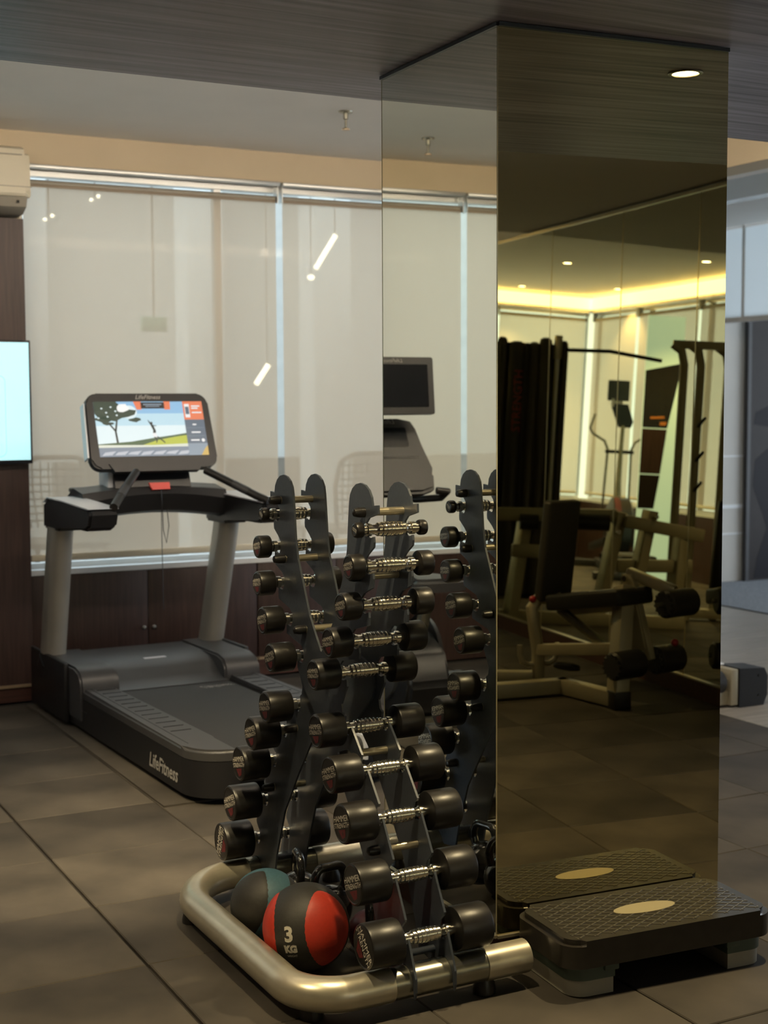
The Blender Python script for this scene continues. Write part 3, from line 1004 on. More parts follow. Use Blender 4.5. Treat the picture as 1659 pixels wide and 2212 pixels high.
def dumbbell_meshes(i):
    R, H = DIAM[i] / 2, HALF[i]
    inner = 0.079
    w = H - inner
    out = {}
    b_ = B()
    rg = 0.0165
    prf = []
    x = -inner - 0.002
    prf += [(x, 0.0125), (-inner + 0.008, 0.0125), (-inner + 0.010, 0.0165), (-inner + 0.022, 0.0165), (-inner + 0.024, 0.0125), (-0.044, 0.0130)]
    n = 7
    for k_ in range(n):
        s0 = -0.040 + 0.080 * k_ / n
        s1 = -0.040 + 0.080 * (k_ + 1) / n
        bulge = 0.0030 * (1 - abs((s0 + s1) / 2 / 0.042) ** 2)
        wide = (k_ == 3)
        prf += [(s0 + 0.0008, rg - 0.002 + bulge), (s0 + 0.0022, rg + bulge), (s1 - 0.0022, rg + bulge), (s1 - 0.0008, rg - 0.002 + bulge)]
    prf += [(0.044, 0.0130), (inner - 0.024, 0.0125), (inner - 0.022, 0.0165), (inner - 0.010, 0.0165), (inner - 0.008, 0.0125), (inner + 0.002, 0.0125)]
    lathe(b_, prf, (0, 0, 0), (1, 0, 0), 22)
    out['handle'] = (b_, 'chrome')
    for s in (-1, 1):
        b_ = B()
        bv = min(0.006, w * 0.25)
        lathe(b_, [(inner, 0.010), (inner, R - bv), (inner + bv * 0.4, R - bv * 0.25), (inner + bv, R), (H - bv, R), (H - bv * 0.3, R - bv * 0.3), (H, R - bv),
                   (H - 0.0012, R - bv - 0.0015), (H - 0.0012, 0.0)], (0, 0, 0), (s, 0, 0), 36, cap=False)
        out['head%d' % s] = (b_, 'rubber_black')
        b_ = B()
        rf = (R - bv) * 0.92
        # y to the viewer's right depends on the side looked from
        fn = lambda px_, py_, s=s: Vector((s * (H - 0.0006), s * px_, py_))
        ts = rf * 0.52
        add_text(b_, 'HAMMER', ts, lambda a, c: fn(a, c + rf * 0.30), 0, bold=0.0, res=1)
        add_text(b_, 'STRENGTH', ts * 0.84, lambda a, c: fn(a, c - rf * 0.10), 0, bold=0.0, res=1)
        if R > 0.025:
            quad(b_, [fn(-rf * 0.55, -rf * 0.34), fn(rf * 0.45, -rf * 0.34), fn(rf * 0.30, -rf * 0.80), fn(-rf * 0.15, -rf * 0.88)], 1)
            add_text(b_, str(i + 1), ts * 0.75, lambda a, c: Vector((s * (H - 0.0004), s * (a + rf * 0.02), c - rf * 0.58)), 2, res=1)
        out['logo%d' % s] = (b_, ['label_grey', 'label_red', 'face_black'])
    res = {}
    for k_, (bb, mt) in out.items():
        me = bpy.data.meshes.new(k_)
        bmesh.ops.recalc_face_normals(bb, faces=bb.faces)
        bb.to_mesh(me)
        bb.free()
        for q in (mt if isinstance(mt, list) else [mt]):
            me.materials.append(MATS[q])
        if not k_.startswith('logo'):
            for pg in me.polygons:
                pg.use_smooth = True
            me.set_sharp_from_angle(angle=radians(30))
        res[k_] = me
    return res

for i in range(10):
    ms = dumbbell_meshes(i)
    for side, rots, where in ((-1, ROT_N, 'away from treadmill'), (1, ROT_F, 'facing treadmill')):
        loc = (RX, RY + side * U[i], Z[i] + 0.0005)
        size = ['tiny', 'small', 'small', 'medium', 'medium', 'medium', 'large', 'large', 'large', 'largest'][i]
        t = thing('dumbbell', '%s black dumbbell, chrome handle, %s on the rack side %s' % (size, ORD[i], where), 'dumbbell', loc, 0, 'dumbbells on the rack')
        t.rotation_euler = (radians(rots[i]), 0, 0)
        for k_, me in ms.items():
            nm = 'handle' if k_ == 'handle' else ('head' if k_.startswith('head') else None)
            if nm is None:
                continue
            o = bpy.data.objects.new(nm, me)
            COL.objects.link(o)
            o.parent = t
            if nm == 'head':
                l = bpy.data.objects.new('logo', ms['logo' + k_[4:]])
                COL.objects.link(l)
                l.parent = o

# ================================================================== MEDICINE BALLS
def med_ball(center, R, body, panel, label, yaw, roll, half_az, half_el, weight=None):
    c = Vector(center)
    t = thing('medicine_ball', label, 'medicine ball', (c.x, c.y, 0))
    view = Vector((0, 0, 1.5)) - c
    az0 = atan2(view.y, view.x)
    Mr = Matrix.Translation(c) @ Matrix.Rotation(az0, 4, 'Z') @ Matrix.Rotation(radians(-13), 4, 'Y') @ Matrix.Rotation(radians(roll), 4, 'X')
    def sph(az, el, r):
        # az positive = viewer's right
        return Mr @ Vector((r * cos(el) * cos(az), r * cos(el) * sin(az), r * sin(el)))
    b_ = B()
    bmesh.ops.create_uvsphere(b_, u_segments=64, v_segments=32, radius=R, matrix=Matrix.Translation(c))
    finish('shell', b_, body, t)
    for k_ in range(3):
        ca = radians(yaw + 120 * k_)
        b_ = B()
        rows = []
        N, Mn = 40, 12
        cen = b_.verts.new(sph(ca, 0, R * 1.012))
        prev = None
        for m_ in range(1, Mn + 1):
            s_ = m_ / Mn
            rr_ = R * (1.012 if m_ < Mn else 0.996)
            ring = []
            for n_ in range(N):
                th = 2 * pi * n_ / N
                ring.append(b_.verts.new(sph(ca + radians(half_az) * s_ * cos(th), radians(half_el) * s_ * sin(th), rr_)))
            for n_ in range(N):
                j = (n_ + 1) % N
                if prev is None:
                    b_.faces.new((cen, ring[n_], ring[j]))
                else:
                    b_.faces.new((prev[n_], ring[n_], ring[j], prev[j]))
            prev = ring
        finish('panel', b_, panel, t)
    if weight:
        az_t = radians(yaw - 60)
        for (s_, sz, el, nm) in ((weight, 0.46, -0.03, 'number'), ('KG', 0.23, -0.36, 'unit'), ('WEIGHT', 0.075, -0.53, 'small_print')):
            b_ = B()
            add_text(b_, s_, R * sz, lambda px_, py_: sph(az_t + px_ / R, el + py_ / R, R * 1.006), 0, bold=(0.002 if nm != 'small_print' else 0), res=3)
            finish(nm, b_, 'print_white', t, smooth=False)
    return t

med_ball((1.532, 3.372, 0.1155), 0.1155, 'ball_black', 'ball_red', 'black and red medicine ball marked 3 KG inside the rack frame', 36, 4, 39, 57, '3')
med_ball((1.520, 3.618, 0.100), 0.100, 'ball_blue', 'ball_black', 'blue and black medicine ball behind the red one, inside the rack frame', -42, -14, 44, 66)

# ================================================================== KETTLEBELLS
def kettlebell(x, y, h, r, rz, material, label, plate=True):
    t = thing('kettlebell', label, 'kettlebell', (x, y, 0), 0)
    b_ = B()
    zc = r * 0.93
    prf = [(0.0, r * 0.62)]
    for k_ in range(1, 15):
        a = -pi / 2 + pi * (k_ + 1.4) / 16.5
        prf.append((zc + r * sin(a), r * cos(a)))
    prf.append((zc + r, 0))
    lathe(b_, prf, (x, y, 0), (0, 0, 1), 28)
    finish('body', b_, material, t)
    b_ = B()
    d = Vector((cos(rz), sin(rz), 0))
    w = r * 0.78
    pts = []
    z0 = zc + r * 0.62
    z1 = h - 0.012
    for (f, z) in ((-0.80, z0), (-1.0, z0 + (z1 - z0) * 0.45), (-0.92, z0 + (z1 - z0) * 0.78), (-0.62, z1), (0, z1 + 0.001), (0.62, z1), (0.92, z0 + (z1 - z0) * 0.78), (1.0, z0 + (z1 - z0) * 0.45), (0.80, z0)):
        pts.append(Vector((x, y, z)) + d * w * f)
    fine = []
    for i in range(len(pts) - 1):
        p0 = pts[max(i - 1, 0)]; p1 = pts[i]; p2 = pts[i + 1]; p3 = pts[min(i + 2, len(pts) - 1)]
        for q in range(4):
            s_ = q / 4
            fine.append(0.5 * ((2 * p1) + (-p0 + p2) * s_ + (2 * p0 - 5 * p1 + 4 * p2 - p3) * s_ ** 2 + (-p0 + 3 * p1 - 3 * p2 + p3) * s_ ** 3))
    fine.append(pts[-1])
    tube(b_, fine, 0.0125, 14)
    finish('handle', b_, 'gloss_black', t)
    if plate:
        n = Vector((-d.y, d.x, 0))
        for s_ in (1, -1):
            nn = n * s_
            dd = d * s_
            b_ = B()
            for (wz, hz, zz) in ((0.030, 0.008, zc + 0.012), (0.022, 0.010, zc - 0.004)):
                for_pts = []
                for (a, c) in ((-wz / 2, -hz / 2), (wz / 2, -hz / 2), (wz / 2, hz / 2), (-wz / 2, hz / 2)):
                    el = (zz + c - zc) / r
                    az = a / r
                    for_pts.append(Vector((x, y, zc)) + (nn * cos(az) + dd * sin(az)) * cos(el) * r * 1.01 + Vector((0, 0, sin(el) * r * 1.01)))
                quad(b_, for_pts)
            finish('weight_mark', b_, 'print_white', t, smooth=False)
    return t

kettlebell(1.690, 3.775, 0.185, 0.064, radians(75), 'gloss_black', 'black kettlebell behind the blue ball, by the rear tube of the rack')
kettlebell(1.712, 3.606, 0.192, 0.066, radians(8), 'gloss_black', 'black kettlebell behind the red ball, in the middle of the rack frame')
kettlebell(1.735, 3.395, 0.175, 0.062, radians(60), 'maroon_vinyl', 'maroon kettlebell under the lower dumbbells of the rack')

# ================================================================== AEROBIC STEP
st = thing('aerobic_step', 'black aerobic step platform with diamond grip and tan oval, against the mirrored column', 'step platform', tuple(CC + TF * 0.365 - NF * 0.15), atan2(TF.y, TF.x))
def SM(z=0.0):
    return matrix_axes(tuple(CC + Vector((0, 0, z))), TF, NF, (0, 0, 1))
S0, S1, D0, D1 = 0.052, 0.680, -0.296, -0.006
b = B()
poly = []
for (x, y) in rrect(S1 - S0, D1 - D0, 0.045, 6, (S0 + S1) / 2, (D0 + D1) / 2):
    # bowed short ends
    bow = 0.016 * (1 - ((y - (D0 + D1) / 2) / ((D1 - D0) / 2)) ** 2)
    xm = (S0 + S1) / 2
    poly.append((x + (bow if x > xm else -bow) * (abs(x - xm) / ((S1 - S0) / 2)), y))
prism(b, poly, SM(0.080), 0.072)
es = [e for e in b.edges if all(v.co.z > 0.15 for v in e.verts)]
bmesh.ops.bevel(b, geom=es, offset=0.014, segments=4, affect='EDGES')
finish('platform', b, 'step_black', st)
b = B()
xm, ym = (S0 + S1) / 2, (D0 + D1) / 2
hw, hd = (S1 - S0) / 2 - 0.030, (D1 - D0) / 2 - 0.022
def clip_line(p, d):
    t0, t1 = -9, 9
    for k_ in range(2):
        lim = hw if k_ == 0 else hd
        if abs(d[k_]) < 1e-6:
            continue
        a, c = (-lim - p[k_]) / d[k_], (lim - p[k_]) / d[k_]
        t0, t1 = max(t0, min(a, c)), min(t1, max(a, c))
    return (t0, t1) if t1 - t0 > 0.01 else None
Ms = SM(0.1518)
for ang in (28, -28):
    d = (cos(radians(ang)), sin(radians(ang)))
    nrm = (-d[1], d[0])
    for k_ in range(-18, 19):
        p0 = (nrm[0] * k_ * 0.0235, nrm[1] * k_ * 0.0235)
        r_ = clip_line(p0, d)
        if not r_:
            continue
        a = Ms @ Vector((xm + p0[0] + d[0] * r_[0], ym + p0[1] + d[1] * r_[0], 0))
        c = Ms @ Vector((xm + p0[0] + d[0] * r_[1], ym + p0[1] + d[1] * r_[1], 0))
        bar(b, a, c, 0.0034, 0.0026)
o = finish('grip_ribs', b, 'step_rib', st, smooth=False)
b = B()
prism(b, [(xm + 0.095 * cos(2 * pi * k_ / 36), ym + 0.034 * sin(2 * pi * k_ / 36)) for k_ in range(36)], SM(0.1515), 0.0022)
finish('oval_badge', b, 'step_oval', st, smooth=False)
for (a0, a1, s) in ((S0 + 0.008, S0 + 0.142, -1), (S1 - 0.142, S1 - 0.008, 1)):
    for (z0, z1, m_, e, nm) in ((0.042, 0.081, 'step_green', 0.003, 'riser'), (0.0, 0.042, 'step_grey', 0.0, 'foot_block')):
        b = B()
        pl = []
        r_ = 0.05
        ins_ = 0.006 - e
        xo = a0 + ins_ if s < 0 else a1 - ins_
        xi = a1 - ins_ if s < 0 else a0 + ins_
        y0, y1 = D0 + 0.012 + ins_, D1 - 0.006 - ins_
        for k_ in range(7):
            th = radians(270 - 90 * k_ / 6) if s < 0 else radians(-90 + 90 * k_ / 6)
            pl.append(((xo + r_ * (1 if s < 0 else -1)) + r_ * cos(th), y0 + r_ + r_ * sin(th)))
        for k_ in range(7):
            th = radians(180 - 90 * k_ / 6) if s < 0 else radians(90 * k_ / 6)
            pl.append(((xo + r_ * (1 if s < 0 else -1)) + r_ * cos(th), y1 - r_ + r_ * sin(th)))
        pl += [(xi, y1), (xi, y0)]
        prism(b, pl, SM(z0), z1 - z0)
        finish(nm, b, m_, st)
        if nm == 'riser':
            # raised lug that grips the platform
            b = B()
            bx(b, xi - 0.035 if s < 0 else xi - 0.008, xi + 0.008 if s < 0 else xi + 0.035, D0 + 0.006, D0 + 0.02, 0.062, 0.100, 0.004, 2, SM(0))
            finish('lug', b, 'step_green', st)

# ================================================================== TREADMILL
TMR = radians(1.5)
TMO = (2.205, 5.95, 0.0065)
tm = thing('treadmill', 'black and silver treadmill with a lit touchscreen in front of the window', 'treadmill', TMO, TMR)
TM = WM[tm.name]
HWt = 0.437

def tpart(name, fill, material, parent=tm, smooth=True):
    b_ = B()
    fill(b_)
    b_.transform(TM)
    return finish(name, b_, material, parent, smooth)

# side rails with rounded rear corners
def rail_poly(s):
    # plan outline, s=-1 left, +1 right
    o_ = HWt
    i_ = 0.285
    pts = [(o_, 0.62), (o_, -0.86)]
    for k_ in range(9):
        a = radians(90 * k_ / 8)
        pts.append((o_ - 0.16 + 0.16 * cos(a), -0.86 - 0.16 * sin(a)))
    pts += [(i_ - 0.02, -1.02), (i_ - 0.02, -0.80), (i_, -0.78), (i_, 0.62)]
    return [(s * x, y) for x, y in pts]
for s in (-1, 1):
    sd = tpart('side_frame', lambda b_: prism(b_, rail_poly(s), Matrix.Translation((0, 0, 0.022)), 0.138), 'tm_side')
    def railtop(b_):
        pl = [((x * 0.998), y) for x, y in rail_poly(s)]
        prism(b_, pl, Matrix.Translation((0, 0, 0.163)), 0.042)
        es_ = [e for e in b_.edges if all(v.co.z > 0.204 for v in e.verts)]
        bmesh.ops.bevel(b_, geom=es_, offset=0.013, segments=3, affect='EDGES')
    rt = tpart('side_rail', railtop, 'tm_grey')
    def treads(b_):
        for k_ in range(13):
            y = -0.62 + k_ * 0.085
            bx(b_, s * 0.30, s * 0.385, y, y + 0.006, 0.2045, 0.2068)
    for k_ in range(13):
        y = -0.62 + k_ * 0.085
        tpart('tread_line', lambda b_: bx(b_, s * 0.30, s * 0.385, y, y + 0.006, 0.2045, 0.2068), 'tm_side', rt)
    def seam(b_):
        bx(b_, s * 0.398, s * 0.401, -0.84, 0.40, 0.2045, 0.2058)
    tpart('rail_seam', seam, 'dark_slot', rt)
tpart('deck', lambda b_: bx(b_, -0.30, 0.30, -0.98, 0.62, 0.06, 0.172), 'tm_side')
def belt(b_):
    bx(b_, -0.268, 0.268, -0.98, 0.5, 0.172, 0.184)
    cyl(b_, (-0.268, -0.985, 0.142), (0.268, -0.985, 0.142), 0.042, 20)
tpart('belt', belt, 'tm_belt')
def blogo(b_):
    add_text(b_, 'LifeFitness', 0.075, lambda x, y: Vector((0.17 + y * 0.3 + x * 0.5, 0.24 - y + x * 0.0, 0.1852)), 0, shear=0.2)
tpart('belt_logo', blogo, 'logo_dim')
for s in (-1, 1):
    tpart('rear_roller_bracket', lambda b_: bx(b_, s * 0.275, s * 0.262, -1.04, -0.96, 0.10, 0.195), 'tm_silver')
# front hood: two shoulders and a scooped middle
def hood_mid(b_):
    prism(b_, [(0.335, 0.188), (0.40, 0.195), (0.45, 0.215), (0.50, 0.250), (0.56, 0.272), (0.70, 0.285), (0.95, 0.285), (1.08, 0.24), (1.12, 0.06), (0.335, 0.06)],
          matrix_axes((-0.268, 0, 0), (0, 1, 0), (0, 0, 1), (1, 0, 0)), 0.536)
tpart('motor_cover', hood_mid, 'tm_grey')
for s in (-1, 1):
    def shoulder(b_):
        prism(b_, [(0.36, 0.205), (0.37, 0.245), (0.40, 0.278), (0.47, 0.293), (0.95, 0.293), (1.09, 0.25), (1.13, 0.05), (0.36, 0.05)],
              matrix_axes((s * 0.262 if s > 0 else -0.446, 0, 0), (0, 1, 0), (0, 0, 1), (1, 0, 0)), 0.184)
        es_ = [e for e in b_.edges if abs(e.verts[0].co.x - e.verts[1].co.x) < 1e-6]
        bmesh.ops.bevel(b_, geom=es_, offset=0.01, segments=2, affect='EDGES')
    tpart('cover_shoulder', shoulder, 'tm_grey')
    def side_sh(b_):
        x0 = s * 0.444
        x1 = s * 0.468
        bx(b_, min(x0, x1), max(x0, x1), 0.55, 1.12, 0.02, 0.30, 0.008)
    tpart('side_shroud', side_sh, 'tm_side')
tpart('cover_badge', lambda b_: bx(b_, -0.055, 0.055, 0.60, 0.63, 0.2755, 0.2785), 'tm_silver')
# uprights, leaning back to the user
for s in (-1, 1):
    def upr(b_):
        p0 = Vector((s * 0.412, 0.93, 0.22)); p1 = Vector((s * 0.424, 0.70, 0.94))
        d = (p1 - p0).normalized()
        sx = Vector((1, 0, 0))
        ny = d.cross(sx).normalized()
        M_ = matrix_axes(p0, sx, ny, d)
        prism(b_, rrect(0.108, 0.15, 0.05, 6), M_, (p1 - p0).length)
    tpart('upright', upr, 'tm_upright')
    def collar(b_):
        p0 = Vector((s * 0.411, 0.96, 0.20)); p1 = Vector((s * 0.4125, 0.915, 0.262))
        d = (p1 - p0).normalized()
        sx = Vector((1, 0, 0))
        ny = d.cross(sx).normalized()
        prism(b_, rrect(0.122, 0.165, 0.055, 6), matrix_axes(p0, sx, ny, d), (p1 - p0).length)
    tpart('upright_collar', collar, 'tm_black')
    # arm body over the upright
    def arm(b_):
        side = [(0.80, 0.915), (0.795, 1.035), (0.72, 1.062), (0.50, 1.060), (0.10, 1.045), (0.075, 1.02), (0.10, 0.965), (0.16, 0.945), (0.50, 0.950), (0.58, 0.915)]
        x0 = -0.478 if s < 0 else 0.348
        prism(b_, side, matrix_axes((x0, 0, 0), (0, 1, 0), (0, 0, 1), (1, 0, 0)), 0.13)
        es_ = [e for e in b_.edges if abs(e.verts[0].co.x - e.verts[1].co.x) < 1e-6]
        bmesh.ops.bevel(b_, geom=es_, offset=0.012, segments=3, affect='EDGES')
    tpart('arm', arm, 'tm_black')
    def armtop(b_):
        side = [(0.79, 1.037), (0.72, 1.066), (0.50, 1.064), (0.10, 1.049), (0.085, 1.046), (0.10, 1.043), (0.50, 1.058), (0.72, 1.060)]
        x0 = -0.482 if s < 0 else 0.344
        prism(b_, side, matrix_axes((x0, 0, 0), (0, 1, 0), (0, 0, 1), (1, 0, 0)), 0.138)
    tpart('arm_cap', armtop, 'tm_silver')
    # grips rising to the console
    def grip(b_):
        pts = [(s * 0.37, 0.08, 1.052), (s * 0.33, 0.14, 1.078), (s * 0.25, 0.25, 1.135), (s * 0.17, 0.35, 1.19)]
        tube(b_, pts, 0.0185, 14)
    g = tpart('grip', grip, 'rubber_black')
    def sensor(b_):
        pts = [(s * 0.31, 0.168, 1.093), (s * 0.262, 0.235, 1.127)]
        tube(b_, pts, 0.0195, 14)
    tpart('pulse_sensor', sensor, 'tm_grey', g)
    # tray wings behind the arms
    def tray(b_):
        bx(b_, min(s * 0.13, s * 0.31), max(s * 0.13, s * 0.31), 0.79, 0.95, 1.070, 1.095, 0.01)
    tpart('tray', tray, 'tm_black')
# crossbar: gently arched
def beam(b_):
    n = 12
    prev = None
    for k_ in range(n + 1):
        x = -0.36 + 0.72 * k_ / n
        arch = 0.035 * (1 - (x / 0.36) ** 2)
        ring = [b_.verts.new((x, y, z)) for y, z in ((0.62, 0.945 + arch), (0.78, 0.955 + arch), (0.80, 1.06 + arch * 0.4), (0.70, 1.105 + arch * 0.5), (0.56, 1.085 + arch * 0.6), (0.535, 1.04 + arch), (0.56, 0.96 + arch))]
        if prev:
            for q in range(len(ring)):
                b_.faces.new((prev[q], prev[(q + 1) % 7], ring[(q + 1) % 7], ring[q]))
        else:
            b_.faces.new(ring)
        prev = ring
    b_.faces.new(prev)
cb_ = tpart('crossbar', beam, 'tm_black')
def stop(b_):
    prism(b_, [(-0.045, 0), (0.045, 0), (0.045, 0.034), (-0.058, 0.034)], matrix_axes((0.02, 0.548, 1.092), (1, 0, 0), (0, 0.35, 0.94), (0, -0.94, 0.35)), 0.012)
tpart('stop_switch', stop, 'stop_red')
def cord(b_):
    pts = [(0.015, 0.53, 1.095), (0.015, 0.515, 1.0), (0.02, 0.52, 0.90), (0.035, 0.52, 0.84), (0.05, 0.525, 0.92), (0.055, 0.56, 1.0)]
    tube(b_, pts, 0.0022, 6)
    tube(b_, [(0.015, 0.53, 1.0), (0.016, 0.53, 0.80), (0.018, 0.53, 0.52)], 0.0018, 6)
tpart('safety_cord', cord, 'rubber_black')
# console neck and screen
def neck(b_):
    prism(b_, [(0.58, 1.09), (0.72, 1.09), (0.74, 1.25), (0.64, 1.25)], matrix_axes((-0.19, 0, 0), (0, 1, 0), (0, 0, 1), (1, 0, 0)), 0.38)
tpart('console_neck', neck, 'tm_black')
tpart('neck_side', lambda b_: bx(b_, -0.215, -0.188, 0.62, 0.76, 1.10, 1.26, 0.006), 'tm_silver')
TILT = radians(20)
SO = Vector((0.0, 0.60, 1.375))
Sx, Sy, Sz = Vector((1, 0, 0)), Vector((0, sin(TILT), cos(TILT))), Vector((0, -cos(TILT), sin(TILT)))
MS = matrix_axes(SO, Sx, Sy, Sz)
def scr_body(b_):
    outl = rrect(0.62, 0.375, 0.05, 7)
    outl = [(x * (1.0 + 0.10 * (-y)), y) for x, y in outl]
    prism(b_, outl, MS @ Matrix.Translation((0, 0, -0.055)), 0.055)
    es_ = [e for e in b_.edges if len(e.link_faces) == 2 and any(len(f.verts) > 8 for f in e.link_faces)]
    bmesh.ops.bevel(b_, geom=es_, offset=0.008, segments=2, affect='EDGES')
scb = tpart('screen_housing', scr_body, 'tm_black')
def scr_side(b_):
    prism(b_, [(-0.322, -0.13), (-0.312, 0.14), (-0.318, 0.14), (-0.330, -0.13)], MS @ Matrix.Translation((0, 0, -0.062)), 0.056)
tpart('housing_edge', scr_side, 'tm_silver', scb)
def scr_chin(b_):
    prism(b_, [(-0.21, -0.205), (0.21, -0.205), (0.235, -0.165), (-0.235, -0.165)], MS @ Matrix.Translation((0, 0, -0.03)), 0.038)
tpart('screen_chin', scr_chin, 'tm_black')
# picture on the display: separate flat patches in one lit panel
SW, SH, SY0 = 0.545, 0.275, 0.008
names = list(SCR.keys())
def D(bm_, pts, key, lay):
    f_ = bm_.faces.new([bm_.verts.new(MS @ Vector(((x - 0.5) * SW, (y - 0.5) * SH + SY0, 0.0015 + lay * 0.0001))) for x, y in pts])
    f_.material_index = names.index(key)
    f_.normal_update()
def blob(bm_, cx, cy_, rx, ry, key, lay, n=14, jag=0.0, seed=1):
    rg_ = random.Random(seed)
    D(bm_, [(cx + rx * (1 + jag * rg_.uniform(-1, 1)) * cos(2 * pi * k_ / n), cy_ + ry * (1 + jag * rg_.uniform(-1, 1)) * sin(2 * pi * k_ / n)) for k_ in range(n)], key, lay)
def rect(bm_, x0, y0, x1, y1, key, lay):
    D(bm_, [(x0, y0), (x1, y0), (x1, y1), (x0, y1)], key, lay)
def picture(b_):
    rect(b_, 0, 0.72, 1, 1, 'sky_top', 0)
    rect(b_, 0, 0.48, 1, 0.78, 'sky', 1)
    rect(b_, 0, 0.20, 1, 0.56, 'sky_low', 2)
    blob(b_, 0.31, 0.81, 0.075, 0.12, 'sky_low', 4, 18)
    # tree
    D(b_, [(0.0, 0.78), (0.03, 0.70), (0.12, 0.66), (0.18, 0.64), (0.24, 0.70), (0.30, 0.72), (0.36, 0.76), (0.38, 0.84), (0.30, 0.86), (0.24, 0.92), (0.20, 1.0), (0.0, 1.0)], 'leaf', 5)
    blob(b_, 0.08, 0.68, 0.07, 0.06, 'leaf', 5, 11, 0.3, 3)
    blob(b_, 0.36, 0.66, 0.05, 0.04, 'leaf', 5, 9, 0.35, 5)
    blob(b_, 0.12, 0.60, 0.06, 0.03, 'leaf', 5, 9, 0.35, 8)
    blob(b_, 0.26, 0.88, 0.055, 0.08, 'sun', 6, 12, 0.2, 2)
    for k_ in range(8):
        blob(b_, 0.03 + 0.028 * k_ + 0.01 * (k_ % 3), 0.70 + 0.25 * ((k_ * 37) % 10) / 10, 0.010, 0.016, 'sky_low', 6, 6)
    D(b_, [(0.165, 0.25), (0.185, 0.25), (0.178, 0.45), (0.20, 0.66), (0.185, 0.66), (0.165, 0.50), (0.12, 0.62), (0.11, 0.60), (0.160, 0.46)], 'trunk', 7)
    # land
    D(b_, [(0.0, 0.20), (0.84, 0.20), (0.84, 0.42), (0.70, 0.38), (0.5, 0.33), (0.3, 0.27), (0.0, 0.23)], 'hill', 3)
    D(b_, [(0.36, 0.18), (0.84, 0.18), (0.84, 0.38), (0.70, 0.345), (0.54, 0.29)], 'grass', 8)
    D(b_, [(0.0, 0.155), (0.84, 0.155), (0.84, 0.22), (0.5, 0.20), (0.0, 0.215)], 'path', 9)
    rect(b_, 0, 0, 0.84, 0.165, 'road', 9.5)
    for k_ in range(7):
        x = 0.02 + k_ * 0.115
        D(b_, [(x, 0.02 + 0.01 * (k_ % 3)), (x + 0.09, 0.03), (x + 0.13, 0.10), (x + 0.03, 0.08)], 'road_light', 10)
    # runner
    blob(b_, 0.502, 0.60, 0.012, 0.026, 'ui_black', 11, 10)
    D(b_, [(0.49, 0.575), (0.515, 0.575), (0.535, 0.46), (0.53, 0.40), (0.505, 0.41), (0.51, 0.47)], 'trunk', 11)
    D(b_, [(0.495, 0.57), (0.545, 0.555), (0.545, 0.545), (0.50, 0.548)], 'trunk', 11)
    D(b_, [(0.492, 0.565), (0.478, 0.62), (0.470, 0.66), (0.476, 0.66), (0.49, 0.62), (0.505, 0.57)], 'trunk', 11)
    D(b_, [(0.50, 0.42), (0.535, 0.42), (0.54, 0.34), (0.505, 0.35)], 'ui_white', 12)
    D(b_, [(0.525, 0.36), (0.545, 0.36), (0.60, 0.27), (0.61, 0.235), (0.60, 0.235), (0.585, 0.265)], 'trunk', 11)
    D(b_, [(0.505, 0.36), (0.525, 0.36), (0.54, 0.29), (0.53, 0.24), (0.522, 0.24), (0.528, 0.29)], 'trunk', 11)
    # banner
    D(b_, [(0.36, 1.0), (0.43, 1.0), (0.43, 0.85), (0.385, 0.85)], 'orange', 13)
    D(b_, [(0.64, 1.0), (0.70, 1.0), (0.695, 0.85), (0.64, 0.85)], 'orange', 13)
    rect(b_, 0.425, 0.87, 0.645, 0.985, 'ui_black', 13)
    rect(b_, 0.45, 0.935, 0.62, 0.955, 'slate_light', 14)
    rect(b_, 0.47, 0.905, 0.60, 0.92, 'slate_light', 14)
    # right menu
    rect(b_, 0.815, 0, 1, 1, 'slate', 15)
    rect(b_, 0.815, 0, 1, 0.22, 'slate_light', 16)
    rect(b_, 0.815, 0.66, 1, 1, 'orange', 16)
    D(b_, [(0.93, 0.0), (1.0, 0.0), (1.0, 0.18), (0.97, 0.12)], 'amber', 17)
    rect(b_, 0.83, 0.70, 0.875, 0.95, 'ui_white', 17)
    rect(b_, 0.835, 0.76, 0.87, 0.90, 'slate', 18)
    for (y, w_) in ((0.90, 0.08), (0.86, 0.06), (0.78, 0.09)):
        rect(b_, 0.895, y, 0.895 + w_, y + 0.022, 'sky_low', 17)
    for y in (0.57, 0.42, 0.27):
        rect(b_, 0.825, y - 0.065, 0.985, y - 0.06, 'slate_light', 17)
    rect(b_, 0.885, 0.555, 0.92, 0.58, 'ui_white', 17)
    rect(b_, 0.865, 0.41, 0.95, 0.435, 'ui_white', 17)
    rect(b_, 0.85, 0.265, 0.93, 0.29, 'ui_white', 17)
    blob(b_, 0.965, 0.275, 0.016, 0.032, 'ui_white', 17, 10)
    bmesh.ops.recalc_face_normals(b_, faces=b_.faces)
b = B()
picture(b)
b.transform(TM)
finish('display', b, ['scr_' + k_ for k_ in names], scb, smooth=False, recalc=False)
def scr_logo(b_):
    add_text(b_, 'LifeFitness', 0.030, lambda x, y: MS @ Vector((x, y + 0.168, 0.001)), 0, shear=0.35, bold=0.0006)
tpart('screen_logo', scr_logo, 'logo_dim', scb, smooth=False)
def side_logo(b_):
    add_text(b_, 'LifeFitness', 0.082, lambda x, y: Vector((-HWt - 0.0012, -0.665 - x * 0.92, 0.078 + y)), 0, shear=0.25, bold=0.0015)
tpart('side_logo', side_logo, 'logo_dim', tm, smooth=False)
tpart('side_line', lambda b_: bx(b_, -HWt - 0.001, -HWt + 0.002, 0.30, 0.50, 0.105, 0.110), 'tm_grey')
for (x, y) in ((-0.36, -0.80), (0.36, -0.80), (-0.36, 0.9), (0.36, 0.9)):
    tpart('foot', lambda b_: lathe(b_, [(0.0, 0.03), (0.03, 0.03)], (x, y, 0), (0, 0, 1), 14), 'rubber_black')

